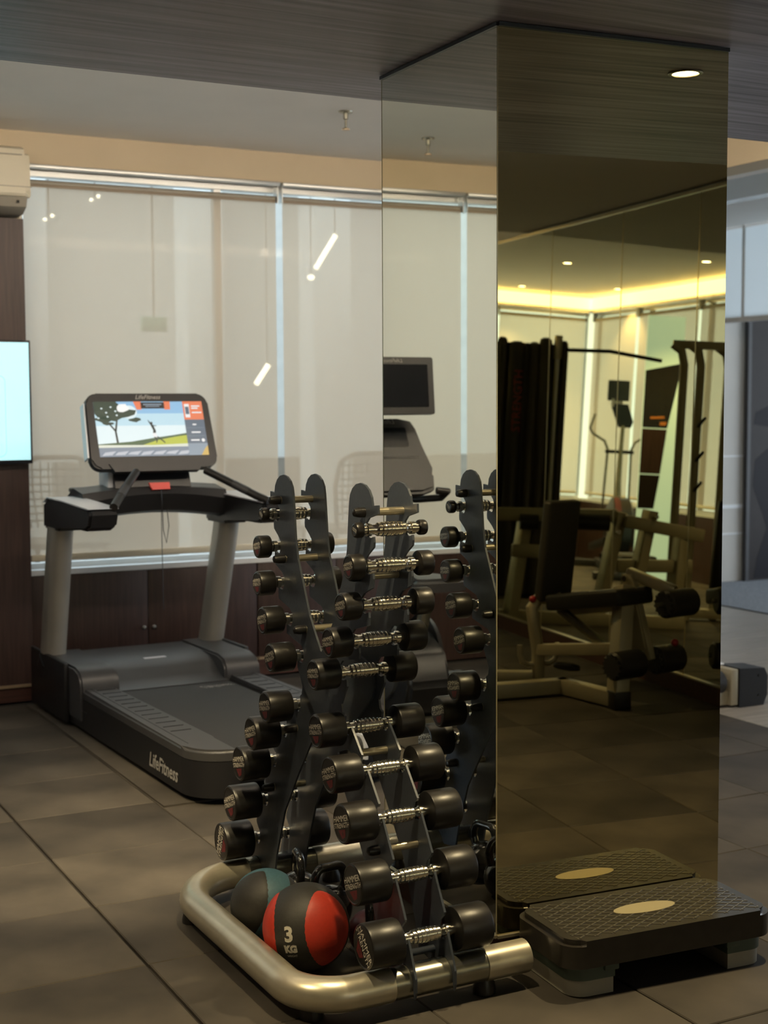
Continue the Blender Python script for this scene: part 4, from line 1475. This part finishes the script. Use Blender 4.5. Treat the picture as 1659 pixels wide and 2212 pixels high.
# thin rubber mat left of the treadmill
mt = box_obj('treadmill_mat', (1.70, 2.72, 5.02, 6.95, -0.0005, 0.006), 'rubber_floor')
tag(mt, 'thin dark rubber mat lying under the treadmill', 'mat')

# ================================================================== EXERCISE BIKE left of the television (seen in the column's side mirror)
bk = thing('exercise_bike', 'dark upright exercise bike with a separate screen, reflected in the column side mirror', 'exercise bike', (0.93, 6.15, 0))
BXc = 0.93
def bpart(name, fill, material, parent=bk, smooth=True):
    b_ = B()
    fill(b_)
    return finish(name, b_, material, parent, smooth)
def bike_shell(b_):
    side = [(5.72, 0.06), (5.66, 0.22), (5.72, 0.36), (5.86, 0.44), (6.05, 0.43), (6.20, 0.40), (6.40, 0.46), (6.56, 0.40), (6.62, 0.22), (6.55, 0.06)]
    prism(b_, side, matrix_axes((BXc - 0.11, 0, 0), (0, 1, 0), (0, 0, 1), (1, 0, 0)), 0.22)
    es_ = [e for e in b_.edges if len(e.link_faces) == 2]
    bmesh.ops.bevel(b_, geom=es_, offset=0.02, segments=3, affect='EDGES')
bpart('body_shell', bike_shell, 'tm_black')
def disc(b_):
    for s in (-1, 1):
        lathe(b_, [(0.10, 0.20), (0.125, 0.19), (0.14, 0.12), (0.145, 0.0)], (BXc, 5.96, 0.30), (s, 0, 0), 28, cap=False)
bpart('side_disc', disc, 'tm_grey')
bpart('front_post', lambda b_: tube(b_, [(BXc, 6.42, 0.40), (BXc, 6.36, 0.80), (BXc, 6.30, 1.12)], [0.05, 0.042, 0.04], 16), 'tm_black')
bpart('seat_post', lambda b_: tube(b_, [(BXc, 5.80, 0.36), (BXc, 5.68, 0.66)], 0.03, 14), 'dark_silver')
def seat(b_):
    pl = [(0.0, 0.16), (0.035, 0.15), (0.05, 0.05), (0.12, -0.06), (0.13, -0.11), (0.08, -0.14), (-0.08, -0.14), (-0.13, -0.11), (-0.12, -0.06), (-0.05, 0.05), (-0.035, 0.15)]
    prism(b_, [(x, y) for x, y in pl], Matrix.Translation((BXc, 5.68, 0.66)), 0.06)
    es_ = [e for e in b_.edges if all(v.co.z > 0.71 for v in e.verts)]
    bmesh.ops.bevel(b_, geom=es_, offset=0.02, segments=3, affect='EDGES')
bpart('saddle', seat, 'tm_grey')
# the console faces the rider, away from the window
CT = radians(24)
cx_, cy2, cz_ = Vector((1, 0, 0)), Vector((0, sin(CT), cos(CT))), Vector((0, -cos(CT), sin(CT)))
def MCn(o_):
    return matrix_axes(o_, cx_, cy2, cz_)
def console(b_):
    outl = [(-0.165, 0.19), (-0.10, 0.205), (0.10, 0.205), (0.165, 0.19), (0.185, 0.15), (0.215, -0.07), (0.235, -0.10), (0.225, -0.17), (0.16, -0.19), (-0.16, -0.19), (-0.225, -0.17), (-0.235, -0.10), (-0.215, -0.07), (-0.185, 0.15)]
    prism(b_, outl, MCn((BXc, 6.19, 1.22)), 0.07)
    es_ = [e for e in b_.edges if len(e.link_faces) == 2 and any(len(f.verts) > 8 for f in e.link_faces)]
    bmesh.ops.bevel(b_, geom=es_, offset=0.015, segments=2, affect='EDGES')
con = bpart('console', console, 'tm_grey')
def console_keys(b_):
    M_ = MCn((BXc, 6.19, 1.22)) @ Matrix.Translation((0, 0, 0.0705))
    prism(b_, rrect(0.19, 0.10, 0.01, 3, -0.03, 0.10), M_, 0.001)
    for r_ in range(5):
        for c_ in range(3):
            prism(b_, rrect(0.012, 0.008, 0.003, 2, 0.105 + c_ * 0.02, 0.15 - r_ * 0.024), M_, 0.0012)
    prism(b_, rrect(0.34, 0.012, 0.004, 2, 0, -0.005), M_, 0.001)
bpart('key_panel', console_keys, 'screen_dark', con)
bpart('console_mark', lambda b_: add_text(b_, 'LifeFitness', 0.035, lambda x, y: MCn((BXc, 6.19, 1.22)) @ Vector((x - 0.0, y + 0.182, 0.0712)), 0, shear=0.3), 'logo_dim', con, False)
bpart('red_key', lambda b_: prism(b_, rrect(0.014, 0.012, 0.005, 3, 0.155, 0.03), MCn((BXc, 6.19, 1.22)) @ Matrix.Translation((0, 0, 0.0705)), 0.002), 'stop_red', con)
def scr2(b_):
    M_ = MCn((BXc, 6.12, 1.585))
    prism(b_, rrect(0.43, 0.275, 0.012, 4), matrix_axes((BXc, 6.09, 1.585), cx_, (0, 0.10, 0.995), (0, -0.995, 0.10)), 0.035)
s2 = bpart('screen', scr2, 'tm_grey')
bpart('screen_glass', lambda b_: prism(b_, rrect(0.37, 0.205, 0.005, 3, 0, 0.0), matrix_axes((BXc, 6.09, 1.585), cx_, (0, 0.10, 0.995), (0, -0.995, 0.10)) @ Matrix.Translation((0, 0, 0.0352)), 0.001), 'screen_dark', s2)
bpart('screen_mark', lambda b_: add_text(b_, 'LifeFitness', 0.026, lambda x, y: matrix_axes((BXc, 6.09, 1.585), cx_, (0, 0.10, 0.995), (0, -0.995, 0.10)) @ Vector((x, y + 0.119, 0.0358)), 0, shear=0.3), 'logo_dim', s2, False)
bpart('screen_arm', lambda b_: tube(b_, [(BXc, 6.32, 1.1), (BXc, 6.30, 1.4), (BXc, 6.12, 1.58)], 0.018, 10), 'tm_grey')
def hbar(b_):
    for s in (-1, 1):
        tube(b_, [(BXc + s * 0.06, 6.28, 1.06), (BXc + s * 0.17, 6.16, 1.035), (BXc + s * 0.235, 6.02, 1.05), (BXc + s * 0.225, 5.93, 1.085), (BXc + s * 0.17, 5.94, 1.09)], 0.0175, 12)
bpart('handlebar', hbar, 'rubber_black')
def legs(b_):
    for y in (5.72, 6.52):
        bx(b_, BXc - 0.26, BXc + 0.26, y - 0.035, y + 0.035, 0.0, 0.06, 0.01)
bpart('stabilizer', legs, 'dark_silver')
for s in (-1, 1):
    bpart('pedal', lambda b_: bx(b_, BXc + s * 0.16, BXc + s * 0.26, 5.92 + s * 0.15, 6.02 + s * 0.15, 0.27 + s * 0.06, 0.295 + s * 0.06, 0.006), 'rubber_black')
    bpart('crank', lambda b_: bar(b_, (BXc + s * 0.15, 5.96, 0.30), (BXc + s * 0.15, 5.97 + s * 0.15, 0.285 + s * 0.06), 0.02, 0.025), 'dark_silver')

# ================================================================== SIDE MIRROR WALL
WX = 4.36
tilt = 0.03                             # the glass leans back against the wall
wup = Vector((sin(tilt), 0, cos(tilt)))
wback = Vector((cos(tilt), 0, -sin(tilt)))
wm = thing('wall_mirror', 'large tinted wall mirror of several panes behind the leg machine', 'mirror', (WX, 0, 0.1))
HM = 2.47
for (a0, a1) in ((-7.55, -5.2), (-5.2, -3.3), (-3.3, -1.49), (-1.49, -0.60), (-0.60, 0.20), (0.20, 1.05)):
    b = B()
    q = [Vector((WX, a0 + 0.002, 0.1)), Vector((WX, a1 - 0.002, 0.1))]
    front = [b.verts.new(q[0]), b.verts.new(q[1]), b.verts.new(q[1] + wup * HM), b.verts.new(q[0] + wup * HM)]
    back = [b.verts.new(v.co + wback * 0.006) for v in front]
    f = b.faces.new(front)
    g = [b.faces.new(back[::-1])]
    for i in range(4):
        j = (i + 1) % 4
        g.append(b.faces.new((front[i], back[i], back[j], front[j])))
    for q_ in g:
        q_.material_index = 1
    finish('mirror_pane', b, ['mirror_wall', 'glass_edge'], wm, smooth=False)
b = B()
bar(b, Vector((WX, -7.55, 0.1)) + wup * (HM + 0.008), Vector((WX, 1.05, 0.1)) + wup * (HM + 0.008), 0.026, 0.018)
finish('top_trim', b, 'rod_steel', wm)
for ys in (-1.49, -0.60, 0.20):
    b = B()
    bar(b, Vector((WX + 0.002, ys, 0.1)), Vector((WX + 0.002, ys, 0.1)) + wup * HM, 0.008, 0.006, (1, 0, 0))
    finish('joint_strip', b, 'glass_edge', wm)
struct(box_obj('wall_right', (WX + 0.10, WX + 0.3, -7.8, 1.06, 0, 3.1), 'white_paint'))
struct(box_obj('baseboard_right', (WX - 0.012, WX + 0.10, -7.6, 1.06, 0, 0.092), 'skirt_laminate'))
b = B()
bx(b, WX - 0.016, WX - 0.001, -7.6, 1.06, 0.092, 0.100)
struct(finish('trim_41', b, 'rod_steel', None))

# ================================================================== LEG MACHINE (seen in the column's front mirror)
lm = thing('leg_machine', 'beige leg extension machine with black rollers and padded seat in front of the wall mirror', 'gym machine', (3.955, 0.085, 0))
LMM = Matrix.Translation((3.955, 0.085, 0)) @ Matrix.Rotation(radians(-16.6), 4, 'Z')
def lpart(name, fill, material, parent=lm, smooth=True, local=False):
    b_ = B()
    fill(b_)
    if local:
        b_.transform(LMM)
    return finish(name, b_, material, parent, smooth)
lpart('base_beam', lambda b_: bar(b_, (3.22, 0.0, 0.045), (3.80, 0.0, 0.045), 0.075, 0.075, bev=0.006), 'machine_beige')
lpart('base_beam', lambda b_: bar(b_, (3.76, -0.03, 0.045), (3.868, 0.42, 0.045), 0.075, 0.075, bev=0.006), 'machine_beige')
lpart('base_beam', lambda b_: bar(b_, (3.36, -0.42, 0.045), (3.72, -0.25, 0.045), 0.07, 0.07, bev=0.006), 'machine_beige')
lpart('end_cap', lambda b_: bx(b_, 3.822, 3.915, 0.37, 0.455, 0.0, 0.088, 0.006), 'rubber_black')
lpart('front_post', lambda b_: bar(b_, (3.868, 0.40, 0.06), (3.99, 0.24, 0.58), 0.075, 0.10, (0, 1, 0), 0.008), 'machine_beige')
def cpost(b_):
    tube(b_, [(3.735, -0.22, 0.05), (3.73, -0.22, 0.20), (3.71, -0.22, 0.32), (3.70, -0.23, 0.42), (3.745, -0.24, 0.47), (3.86, -0.22, 0.47)], 0.034, 14)
lpart('rear_post', cpost, 'machine_beige')
lpart('seat_beam', lambda b_: bar(b_, (3.73, -0.22, 0.20), (3.96, 0.28, 0.27), 0.06, 0.06, bev=0.006), 'machine_beige')
lpart('seat_beam', lambda b_: bar(b_, (0, -0.30, 0.40), (0, 0.20, 0.49), 0.07, 0.05, bev=0.006), 'machine_beige', local=True)
lpart('brace', lambda b_: bar(b_, (-0.10, -0.22, 0.43), (-0.02, 0.06, 0.25), 0.04, 0.04, bev=0.005), 'dark_silver', local=True)
for s in (-1, 1):
    lpart('foot_handle', lambda b_: tube(b_, [(3.735 + s * 0.02, -0.22, 0.125), (3.735 + s * 0.06, -0.22, 0.122), (3.735 + s * 0.095, -0.22, 0.14), (3.735 + s * 0.11, -0.22, 0.18), (3.735 + s * 0.11, -0.22, 0.23)], 0.014, 10), 'satin_silver')
lpart('tension_disc', lambda b_: lathe(b_, [(0, 0.07), (0.016, 0.07)], (3.80, -0.02, 0.13), (0.3, -0.3, 1), 22), 'rubber_black')
def pad(b_, M_, w_, d_, h_):
    bx(b_, -w_ / 2, w_ / 2, -d_ / 2, d_ / 2, 0, h_, 0.018, 3, M_)
lpart('seat', lambda b_: pad(b_, Matrix.Translation((-0.01, -0.02, 0.455)) @ Matrix.Rotation(radians(9), 4, 'X'), 0.26, 0.54, 0.085), 'pad_black', local=True)
bkr = lpart('backrest', lambda b_: pad(b_, Matrix.Translation((-0.03, -0.28, 0.72)) @ Matrix.Rotation(radians(82), 4, 'X'), 0.225, 0.54, 0.065), 'pad_brown', local=True)
lpart('pivot_plate', lambda b_: prism(b_, [(0.13, 0.64), (0.19, 0.64), (0.23, 0.57), (0.215, 0.52), (0.245, 0.44), (0.29, 0.28), (0.24, 0.20), (0.17, 0.30), (0.14, 0.50)], matrix_axes((0.0, 0, 0), (0, 1, 0), (0, 0, 1), (1, 0, 0)), 0.014), 'machine_beige', local=True)
lpart('lever_arm', lambda b_: bar(b_, (0.05, 0.12, 0.645), (0.16, 0.34, 0.56), 0.07, 0.05, bev=0.006), 'satin_silver', local=True)
lpart('lever_arm', lambda b_: bar(b_, (0.03, 0.17, 0.60), (0.03, 0.30, 0.22), 0.04, 0.05, (0, 1, 0), 0.006), 'machine_beige', local=True)
def roller(b_, x0, x1, y, z, r_):
    lathe(b_, [(0, r_ * 0.5), (0, r_ - 0.012), (0.010, r_), (x1 - x0 - 0.010, r_), (x1 - x0, r_ - 0.012), (x1 - x0, r_ * 0.5)], (x0, y, z), (1, 0, 0), 28)
def star(b_, x, y, z, r_, s):
    n = 28
    prism(b_, [((r_ * (0.92 if k_ % 2 else 0.70)) * cos(2 * pi * k_ / n), (r_ * (0.92 if k_ % 2 else 0.70)) * sin(2 * pi * k_ / n)) for k_ in range(n)],
          matrix_axes((x, y, z), (0, 1, 0), (0, 0, 1), (1, 0, 0)), 0.008 * s)
for (x0, x1, y, z) in ((-0.235, -0.045, 0.30, 0.215), (0.055, 0.235, 0.30, 0.215), (0.05, 0.25, 0.37, 0.505)):
    r1 = lpart('roller_pad', lambda b_: roller(b_, x0, x1, y, z, 0.070), 'pad_black', local=True)
    lpart('end_disc', lambda b_: star(b_, x0, y, z, 0.070, -1), 'tm_grey', r1, local=True)
lpart('roller_axle', lambda b_: cyl(b_, (-0.24, 0.30, 0.215), (0.25, 0.30, 0.215), 0.012, 10), 'dark_silver', local=True)
lpart('roller_axle', lambda b_: cyl(b_, (0.0, 0.37, 0.505), (0.27, 0.37, 0.505), 0.012, 10), 'dark_silver', local=True)
def knob_ball(b_, c):
    bmesh.ops.create_uvsphere(b_, u_segments=14, v_segments=10, radius=0.019, matrix=Matrix.Translation(c))
lpart('knob', lambda b_: knob_ball(b_, (3.70, -0.22, 0.47)), 'knob_red')
lpart('knob', lambda b_: knob_ball(b_, (0.12, 0.38, 0.31)), 'knob_red', local=True)
lpart('pivot_bolt', lambda b_: cyl(b_, (-0.02, 0.165, 0.62), (0.03, 0.165, 0.62), 0.016, 12), 'chrome', local=True)

# ================================================================== REAR MACHINES (seen twice-mirrored)
pm = thing('press_machine', 'beige frame press machine with black pad rolls beside the wall mirror', 'gym machine', (3.6, -2.4, 0))
def ppart(name, fill, material, parent=pm, smooth=True):
    b_ = B()
    fill(b_)
    return finish(name, b_, material, parent, smooth)
for (p0, p1) in (((4.18, -2.36, 0), (4.03, -2.50, 0.74)), ((3.52, -2.34, 0.0), (3.40, -2.30, 0.80)), ((3.32, -2.25, 0.0), (3.20, -2.22, 0.82)), ((3.02, -2.15, 0.0), (2.98, -2.15, 0.72))):
    ppart('post', lambda b_: bar(b_, p0, p1, 0.075, 0.11, (0, 1, 0), 0.008), 'machine_beige')
for (p0, p1) in (((4.22, -2.58, 0.74), (3.42, -2.30, 0.77)), ((3.40, -2.22, 0.74), (2.85, -2.08, 0.66)), ((3.40, -2.30, 0.42), (2.90, -2.12, 0.44)), ((4.22, -2.45, 0.04), (2.95, -2.10, 0.04)), ((4.16, -2.42, 0.50), (3.85, -2.32, 0.50))):
    ppart('beam', lambda b_: bar(b_, p0, p1, 0.06, 0.09, bev=0.008), 'machine_beige')
ppart('pad_roll', lambda b_: cyl(b_, (3.72, -2.34, 0.72), (3.50, -2.26, 0.72), 0.058, 20), 'pad_black')
ppart('pad_roll', lambda b_: cyl(b_, (4.10, -2.44, 0.70), (3.98, -2.40, 0.70), 0.055, 20), 'pad_black')
ppart('seat', lambda b_: bx(b_, 2.95, 3.25, -2.85, -2.5, 0.40, 0.47, 0.02), 'pad_black')
ppart('seat_post', lambda b_: bar(b_, (3.1, -2.66, 0.0), (3.1, -2.66, 0.40), 0.07, 0.07, (0, 1, 0)), 'machine_beige')
for (x, y, z) in ((3.38, -2.24, 0.77), (3.20, -2.16, 0.78), (3.44, -2.25, 0.66), (4.05, -2.44, 0.72)):
    ppart('bolt', lambda b_: cyl(b_, (x, y, z), (x + 0.01, y + 0.05, z), 0.014, 10), 'chrome')
ppart('warning_sticker', lambda b_: bar(b_, (3.32, -2.172, 0.735), (3.26, -2.157, 0.728), 0.004, 0.035), 'print_white')

ct = thing('cable_tower', 'tall black shrouded cable tower with red lettering and a lat bar', 'gym machine', (3.35, -4.1, 0))
def cpart(name, fill, material, parent=ct, smooth=True):
    b_ = B()
    fill(b_)
    return finish(name, b_, material, parent, smooth)
tdir = Vector((-0.945, 0.327, 0)).normalized()
tno = Vector((tdir.y, -tdir.x, 0))
T0 = Vector((3.70, -4.05, 0))
def tower_body(b_):
    q = [T0, T0 + tdir * 0.62, T0 + tdir * 0.62 - tno * 0.40, T0 - tno * 0.40]
    prism(b_, [(v.x, v.y) for v in q], Matrix.Translation((0, 0, 0.0)), 2.05)
cpart('shroud', tower_body, 'tower_black', smooth=False)
for k_, (s_, r_, hz, m_) in enumerate(((0.02, 0.03, 2.04, 'tower_black'), (0.10, 0.045, 2.09, 'tower_rib'), (0.22, 0.075, 2.06, 'tower_black'), (0.36, 0.05, 2.06, 'tower_rib'), (0.45, 0.055, 2.10, 'tower_rib'), (0.60, 0.035, 2.08, 'tower_rib'))):
    c_ = T0 + tdir * s_
    cpart('shroud_rib', lambda b_: lathe(b_, [(0.02, r_), (hz - 0.05, r_), (hz - 0.015, r_ * 0.85), (hz, r_ * 0.4)], (c_.x, c_.y, 0), (0, 0, 1), 18), m_)
cpart('lettering', lambda b_: add_text(b_, 'STRENGTH', 0.10, lambda x, y: T0 + tdir * (0.24 - y) + tno * 0.078 + Vector((0, 0, 1.58 + x)), 0), 'letter_red', smooth=False)
c_ = T0 + tdir * 0.545 + tno * 0.045
cpart('guide_rod', lambda b_: cyl(b_, (c_.x, c_.y, 0.1), (c_.x, c_.y, 1.95), 0.022, 12), 'alu')
cpart('pulley', lambda b_: bx(b_, c_.x - 0.028, c_.x + 0.028, c_.y - 0.028, c_.y + 0.028, 1.93, 2.12, 0.01), 'satin_silver')
def latbar(b_):
    a = T0 + tdir * 0.60 + tno * 0.07
    pts = [a + Vector((0, 0, 2.005)), a + tdir * 0.36 + Vector((0, 0, 2.012)), a + tdir * 0.80 - tno * 0.12 + Vector((0, 0, 1.965))]
    tube(b_, pts, 0.016, 10)
cpart('lat_bar', latbar, 'rubber_black')

E0 = Vector((1.47, -5.90, 0))
ed = Vector((-0.943, 0.333, 0)).normalized()
ef = Vector((ed.y, -ed.x, 0))
el = thing('cross_trainer', 'grey cross trainer with moving arms in the rear window corner', 'cross trainer', tuple(E0))
def epart(name, fill, material, smooth=True, parent=el):
    b_ = B()
    fill(b_)
    return finish(name, b_, material, parent, smooth)
def EP(a, f_, z):
    return E0 + ed * a + ef * f_ + Vector((0, 0, z))
ME = lambda a, f_, z: matrix_axes(EP(a, f_, z), ed, (0, 0, 1), -ef)
epart('screen', lambda b_: prism(b_, rrect(0.21, 0.20, 0.008, 3, -0.02, 0), ME(0, 0, 1.80), 0.03), 'tm_grey')
epart('screen_bracket', lambda b_: bar(b_, EP(-0.03, -0.02, 1.64), EP(-0.03, -0.02, 1.72), 0.12, 0.02, (0, 1, 0)), 'alu')
epart('console', lambda b_: prism(b_, [(-0.11, 0.11), (0.06, 0.11), (0.12, -0.06), (0.10, -0.12), (-0.02, -0.12)], ME(0.02, 0, 1.56), 0.05), 'tm_black')
epart('console_mast', lambda b_: tube(b_, [EP(0.04, 0, 1.46), EP(0.03, 0.02, 1.2), EP(0.02, 0.05, 0.9), EP(0.0, 0.2, 0.4)], [0.02, 0.022, 0.03, 0.05], 12), 'dark_silver')
epart('crosspiece', lambda b_: bar(b_, EP(-0.12, 0, 1.20), EP(0.16, 0, 1.20), 0.06, 0.035, bev=0.008), 'tm_black')
for s in (-1, 1):
    epart('moving_arm', lambda b_: tube(b_, [EP(0.02 + s * 0.13, -0.05, 0.55), EP(0.02 + s * 0.115, 0, 1.22), EP(0.02 + s * 0.15, 0, 1.30), EP(0.02 + s * 0.27, 0, 1.37), EP(0.02 + s * 0.30, 0, 1.42), EP(0.02 + s * 0.26, 0, 1.56)], 0.013, 10), 'dark_silver')
    epart('foot_link', lambda b_: bar(b_, EP(s * 0.14, -0.45, 0.22), EP(s * 0.13, 0.45, 0.35), 0.05, 0.07, bev=0.01), 'tm_black')
epart('flywheel_cover', lambda b_: lathe(b_, [(-0.12, 0.0), (-0.11, 0.22), (-0.08, 0.28), (0.08, 0.28), (0.11, 0.22), (0.12, 0.0)], EP(0, 0.35, 0.48), ed, 28, cap=False), 'tm_black')
epart('cover_band', lambda b_: lathe(b_, [(-0.075, 0.286), (-0.02, 0.286)], EP(0, 0.35, 0.48), ed, 28, cap=False), 'label_red')
epart('base_bar', lambda b_: bar(b_, EP(0, -0.75, 0.05), EP(0, 0.75, 0.05), 0.10, 0.08, bev=0.01), 'tm_grey')
for f_ in (-0.72, 0.72):
    epart('stabilizer', lambda b_: bar(b_, EP(-0.28, f_, 0.035), EP(0.28, f_, 0.035), 0.09, 0.07, bev=0.01), 'tm_grey')

PB = Vector((1.585, -4.92, 0))
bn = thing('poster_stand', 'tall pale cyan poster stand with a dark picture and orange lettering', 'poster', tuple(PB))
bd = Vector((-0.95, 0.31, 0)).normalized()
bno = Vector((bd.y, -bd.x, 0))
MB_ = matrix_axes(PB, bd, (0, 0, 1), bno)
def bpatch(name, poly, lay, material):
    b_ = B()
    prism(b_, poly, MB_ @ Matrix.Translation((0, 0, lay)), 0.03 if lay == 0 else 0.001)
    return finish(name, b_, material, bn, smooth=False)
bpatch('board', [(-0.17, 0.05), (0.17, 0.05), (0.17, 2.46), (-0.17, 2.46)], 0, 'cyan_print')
bpatch('picture', [(-0.169, 1.44), (0.06, 1.44), (0.168, 2.04), (-0.169, 1.96)], 0.0302, 'screen_dark')
bpatch('picture', [(-0.169, 1.02), (0.02, 1.02), (0.06, 1.43), (-0.169, 1.43)], 0.0302, 'wood_laminate')
bpatch('picture', [(-0.169, 0.70), (-0.02, 0.70), (0.02, 1.01), (-0.169, 1.01)], 0.0302, 'dark_glass')
bpatch('lettering', [(-0.10, 1.52), (0.03, 1.53), (0.03, 1.55), (-0.10, 1.54)], 0.0315, 'orange_print')
bpatch('lettering', [(-0.01, 1.465), (0.05, 1.47), (0.05, 1.50), (-0.01, 1.495)], 0.0315, 'orange_print')
b = B(); bx(b, -0.20, 0.20, -0.17, 0.17, 0.0, 0.05, 0.01, 2, Matrix.Translation(PB) @ Matrix.Rotation(atan2(bd.y, bd.x), 4, 'Z'))
finish('foot', b, 'tm_grey', bn)

pr = thing('power_rack', 'olive steel power rack with bent uprights and hooks behind the leg machine', 'gym machine', (2.6, -2.62, 0))
def rpart(name, fill, material, parent=pr, smooth=True):
    b_ = B()
    fill(b_)
    return finish(name, b_, material, parent, smooth)
for (x, y) in ((2.74, -2.66), (2.66, -2.56), (2.40, -2.60), (2.30, -2.46)):
    rpart('upright_post', lambda b_: tube(b_, [(x, y, 0), (x, y, 1.88), (x + 0.02, y - 0.01, 1.98), (x + 0.08, y - 0.04, 2.03)], 0.032, 14), 'machine_beige')
rpart('crossbeam', lambda b_: bar(b_, (2.82, -2.70, 2.03), (2.38, -2.50, 2.03), 0.06, 0.06, bev=0.006), 'machine_beige')
rpart('crossbeam', lambda b_: bar(b_, (2.76, -2.66, 0.05), (2.28, -2.46, 0.05), 0.07, 0.07, bev=0.006), 'machine_beige')
for z in (1.45, 1.20, 0.98):
    rpart('hook', lambda b_: tube(b_, [(2.66, -2.53, z), (2.70, -2.48, z - 0.02), (2.66, -2.45, z + 0.05)], 0.012, 8), 'rubber_black')

# ================================================================== BENCH FOOT beside the column, on the lobby edge
be = thing('bench_base', 'beige bench frame with black end block beyond the right edge of the mirrored column', 'gym machine', (4.7, 5.4, 0))
def xpart(name, fill, material, parent=be, smooth=True):
    b_ = B()
    fill(b_)
    return finish(name, b_, material, parent, smooth)
xpart('end_block', lambda b_: prism(b_, [(4.775, 0.0), (4.93, 0.0), (4.955, 0.05), (4.957, 0.145), (4.935, 0.185), (4.775, 0.195)], matrix_axes((0, 5.33, 0), (1, 0, 0), (0, 0, 1), (0, 1, 0)), 0.16), 'tm_black')
xpart('frame_beam', lambda b_: bx(b_, 3.6, 4.772, 5.36, 5.47, 0.012, 0.085, 0.006), 'machine_beige')
xpart('frame_beam', lambda b_: bx(b_, 4.725, 4.772, 5.335, 5.485, 0.012, 0.192, 0.006), 'machine_beige')
xpart('rail_plate', lambda b_: bx(b_, 3.6, 4.772, 5.44, 5.62, 0.196, 0.206, 0.003), 'white_frame')
xpart('pad_roll', lambda b_: cyl(b_, (4.0, 5.38, 0.128), (4.69, 5.38, 0.128), 0.056, 20), 'pad_black')
for k_ in range(8):
    x = 4.30 + k_ * 0.06
    xpart('rail_stud', lambda b_: cyl(b_, (x, 5.56, 0.205), (x, 5.56, 0.225), 0.012, 10), 'dark_slot')
for z in (0.05, 0.15):
    xpart('screw', lambda b_: cyl(b_, (4.90, 5.332, z), (4.90, 5.327, z), 0.008, 10), 'dark_slot')
xpart('foot', lambda b_: bx(b_, 3.62, 3.72, 5.34, 5.62, 0.0, 0.195, 0.006), 'machine_beige')
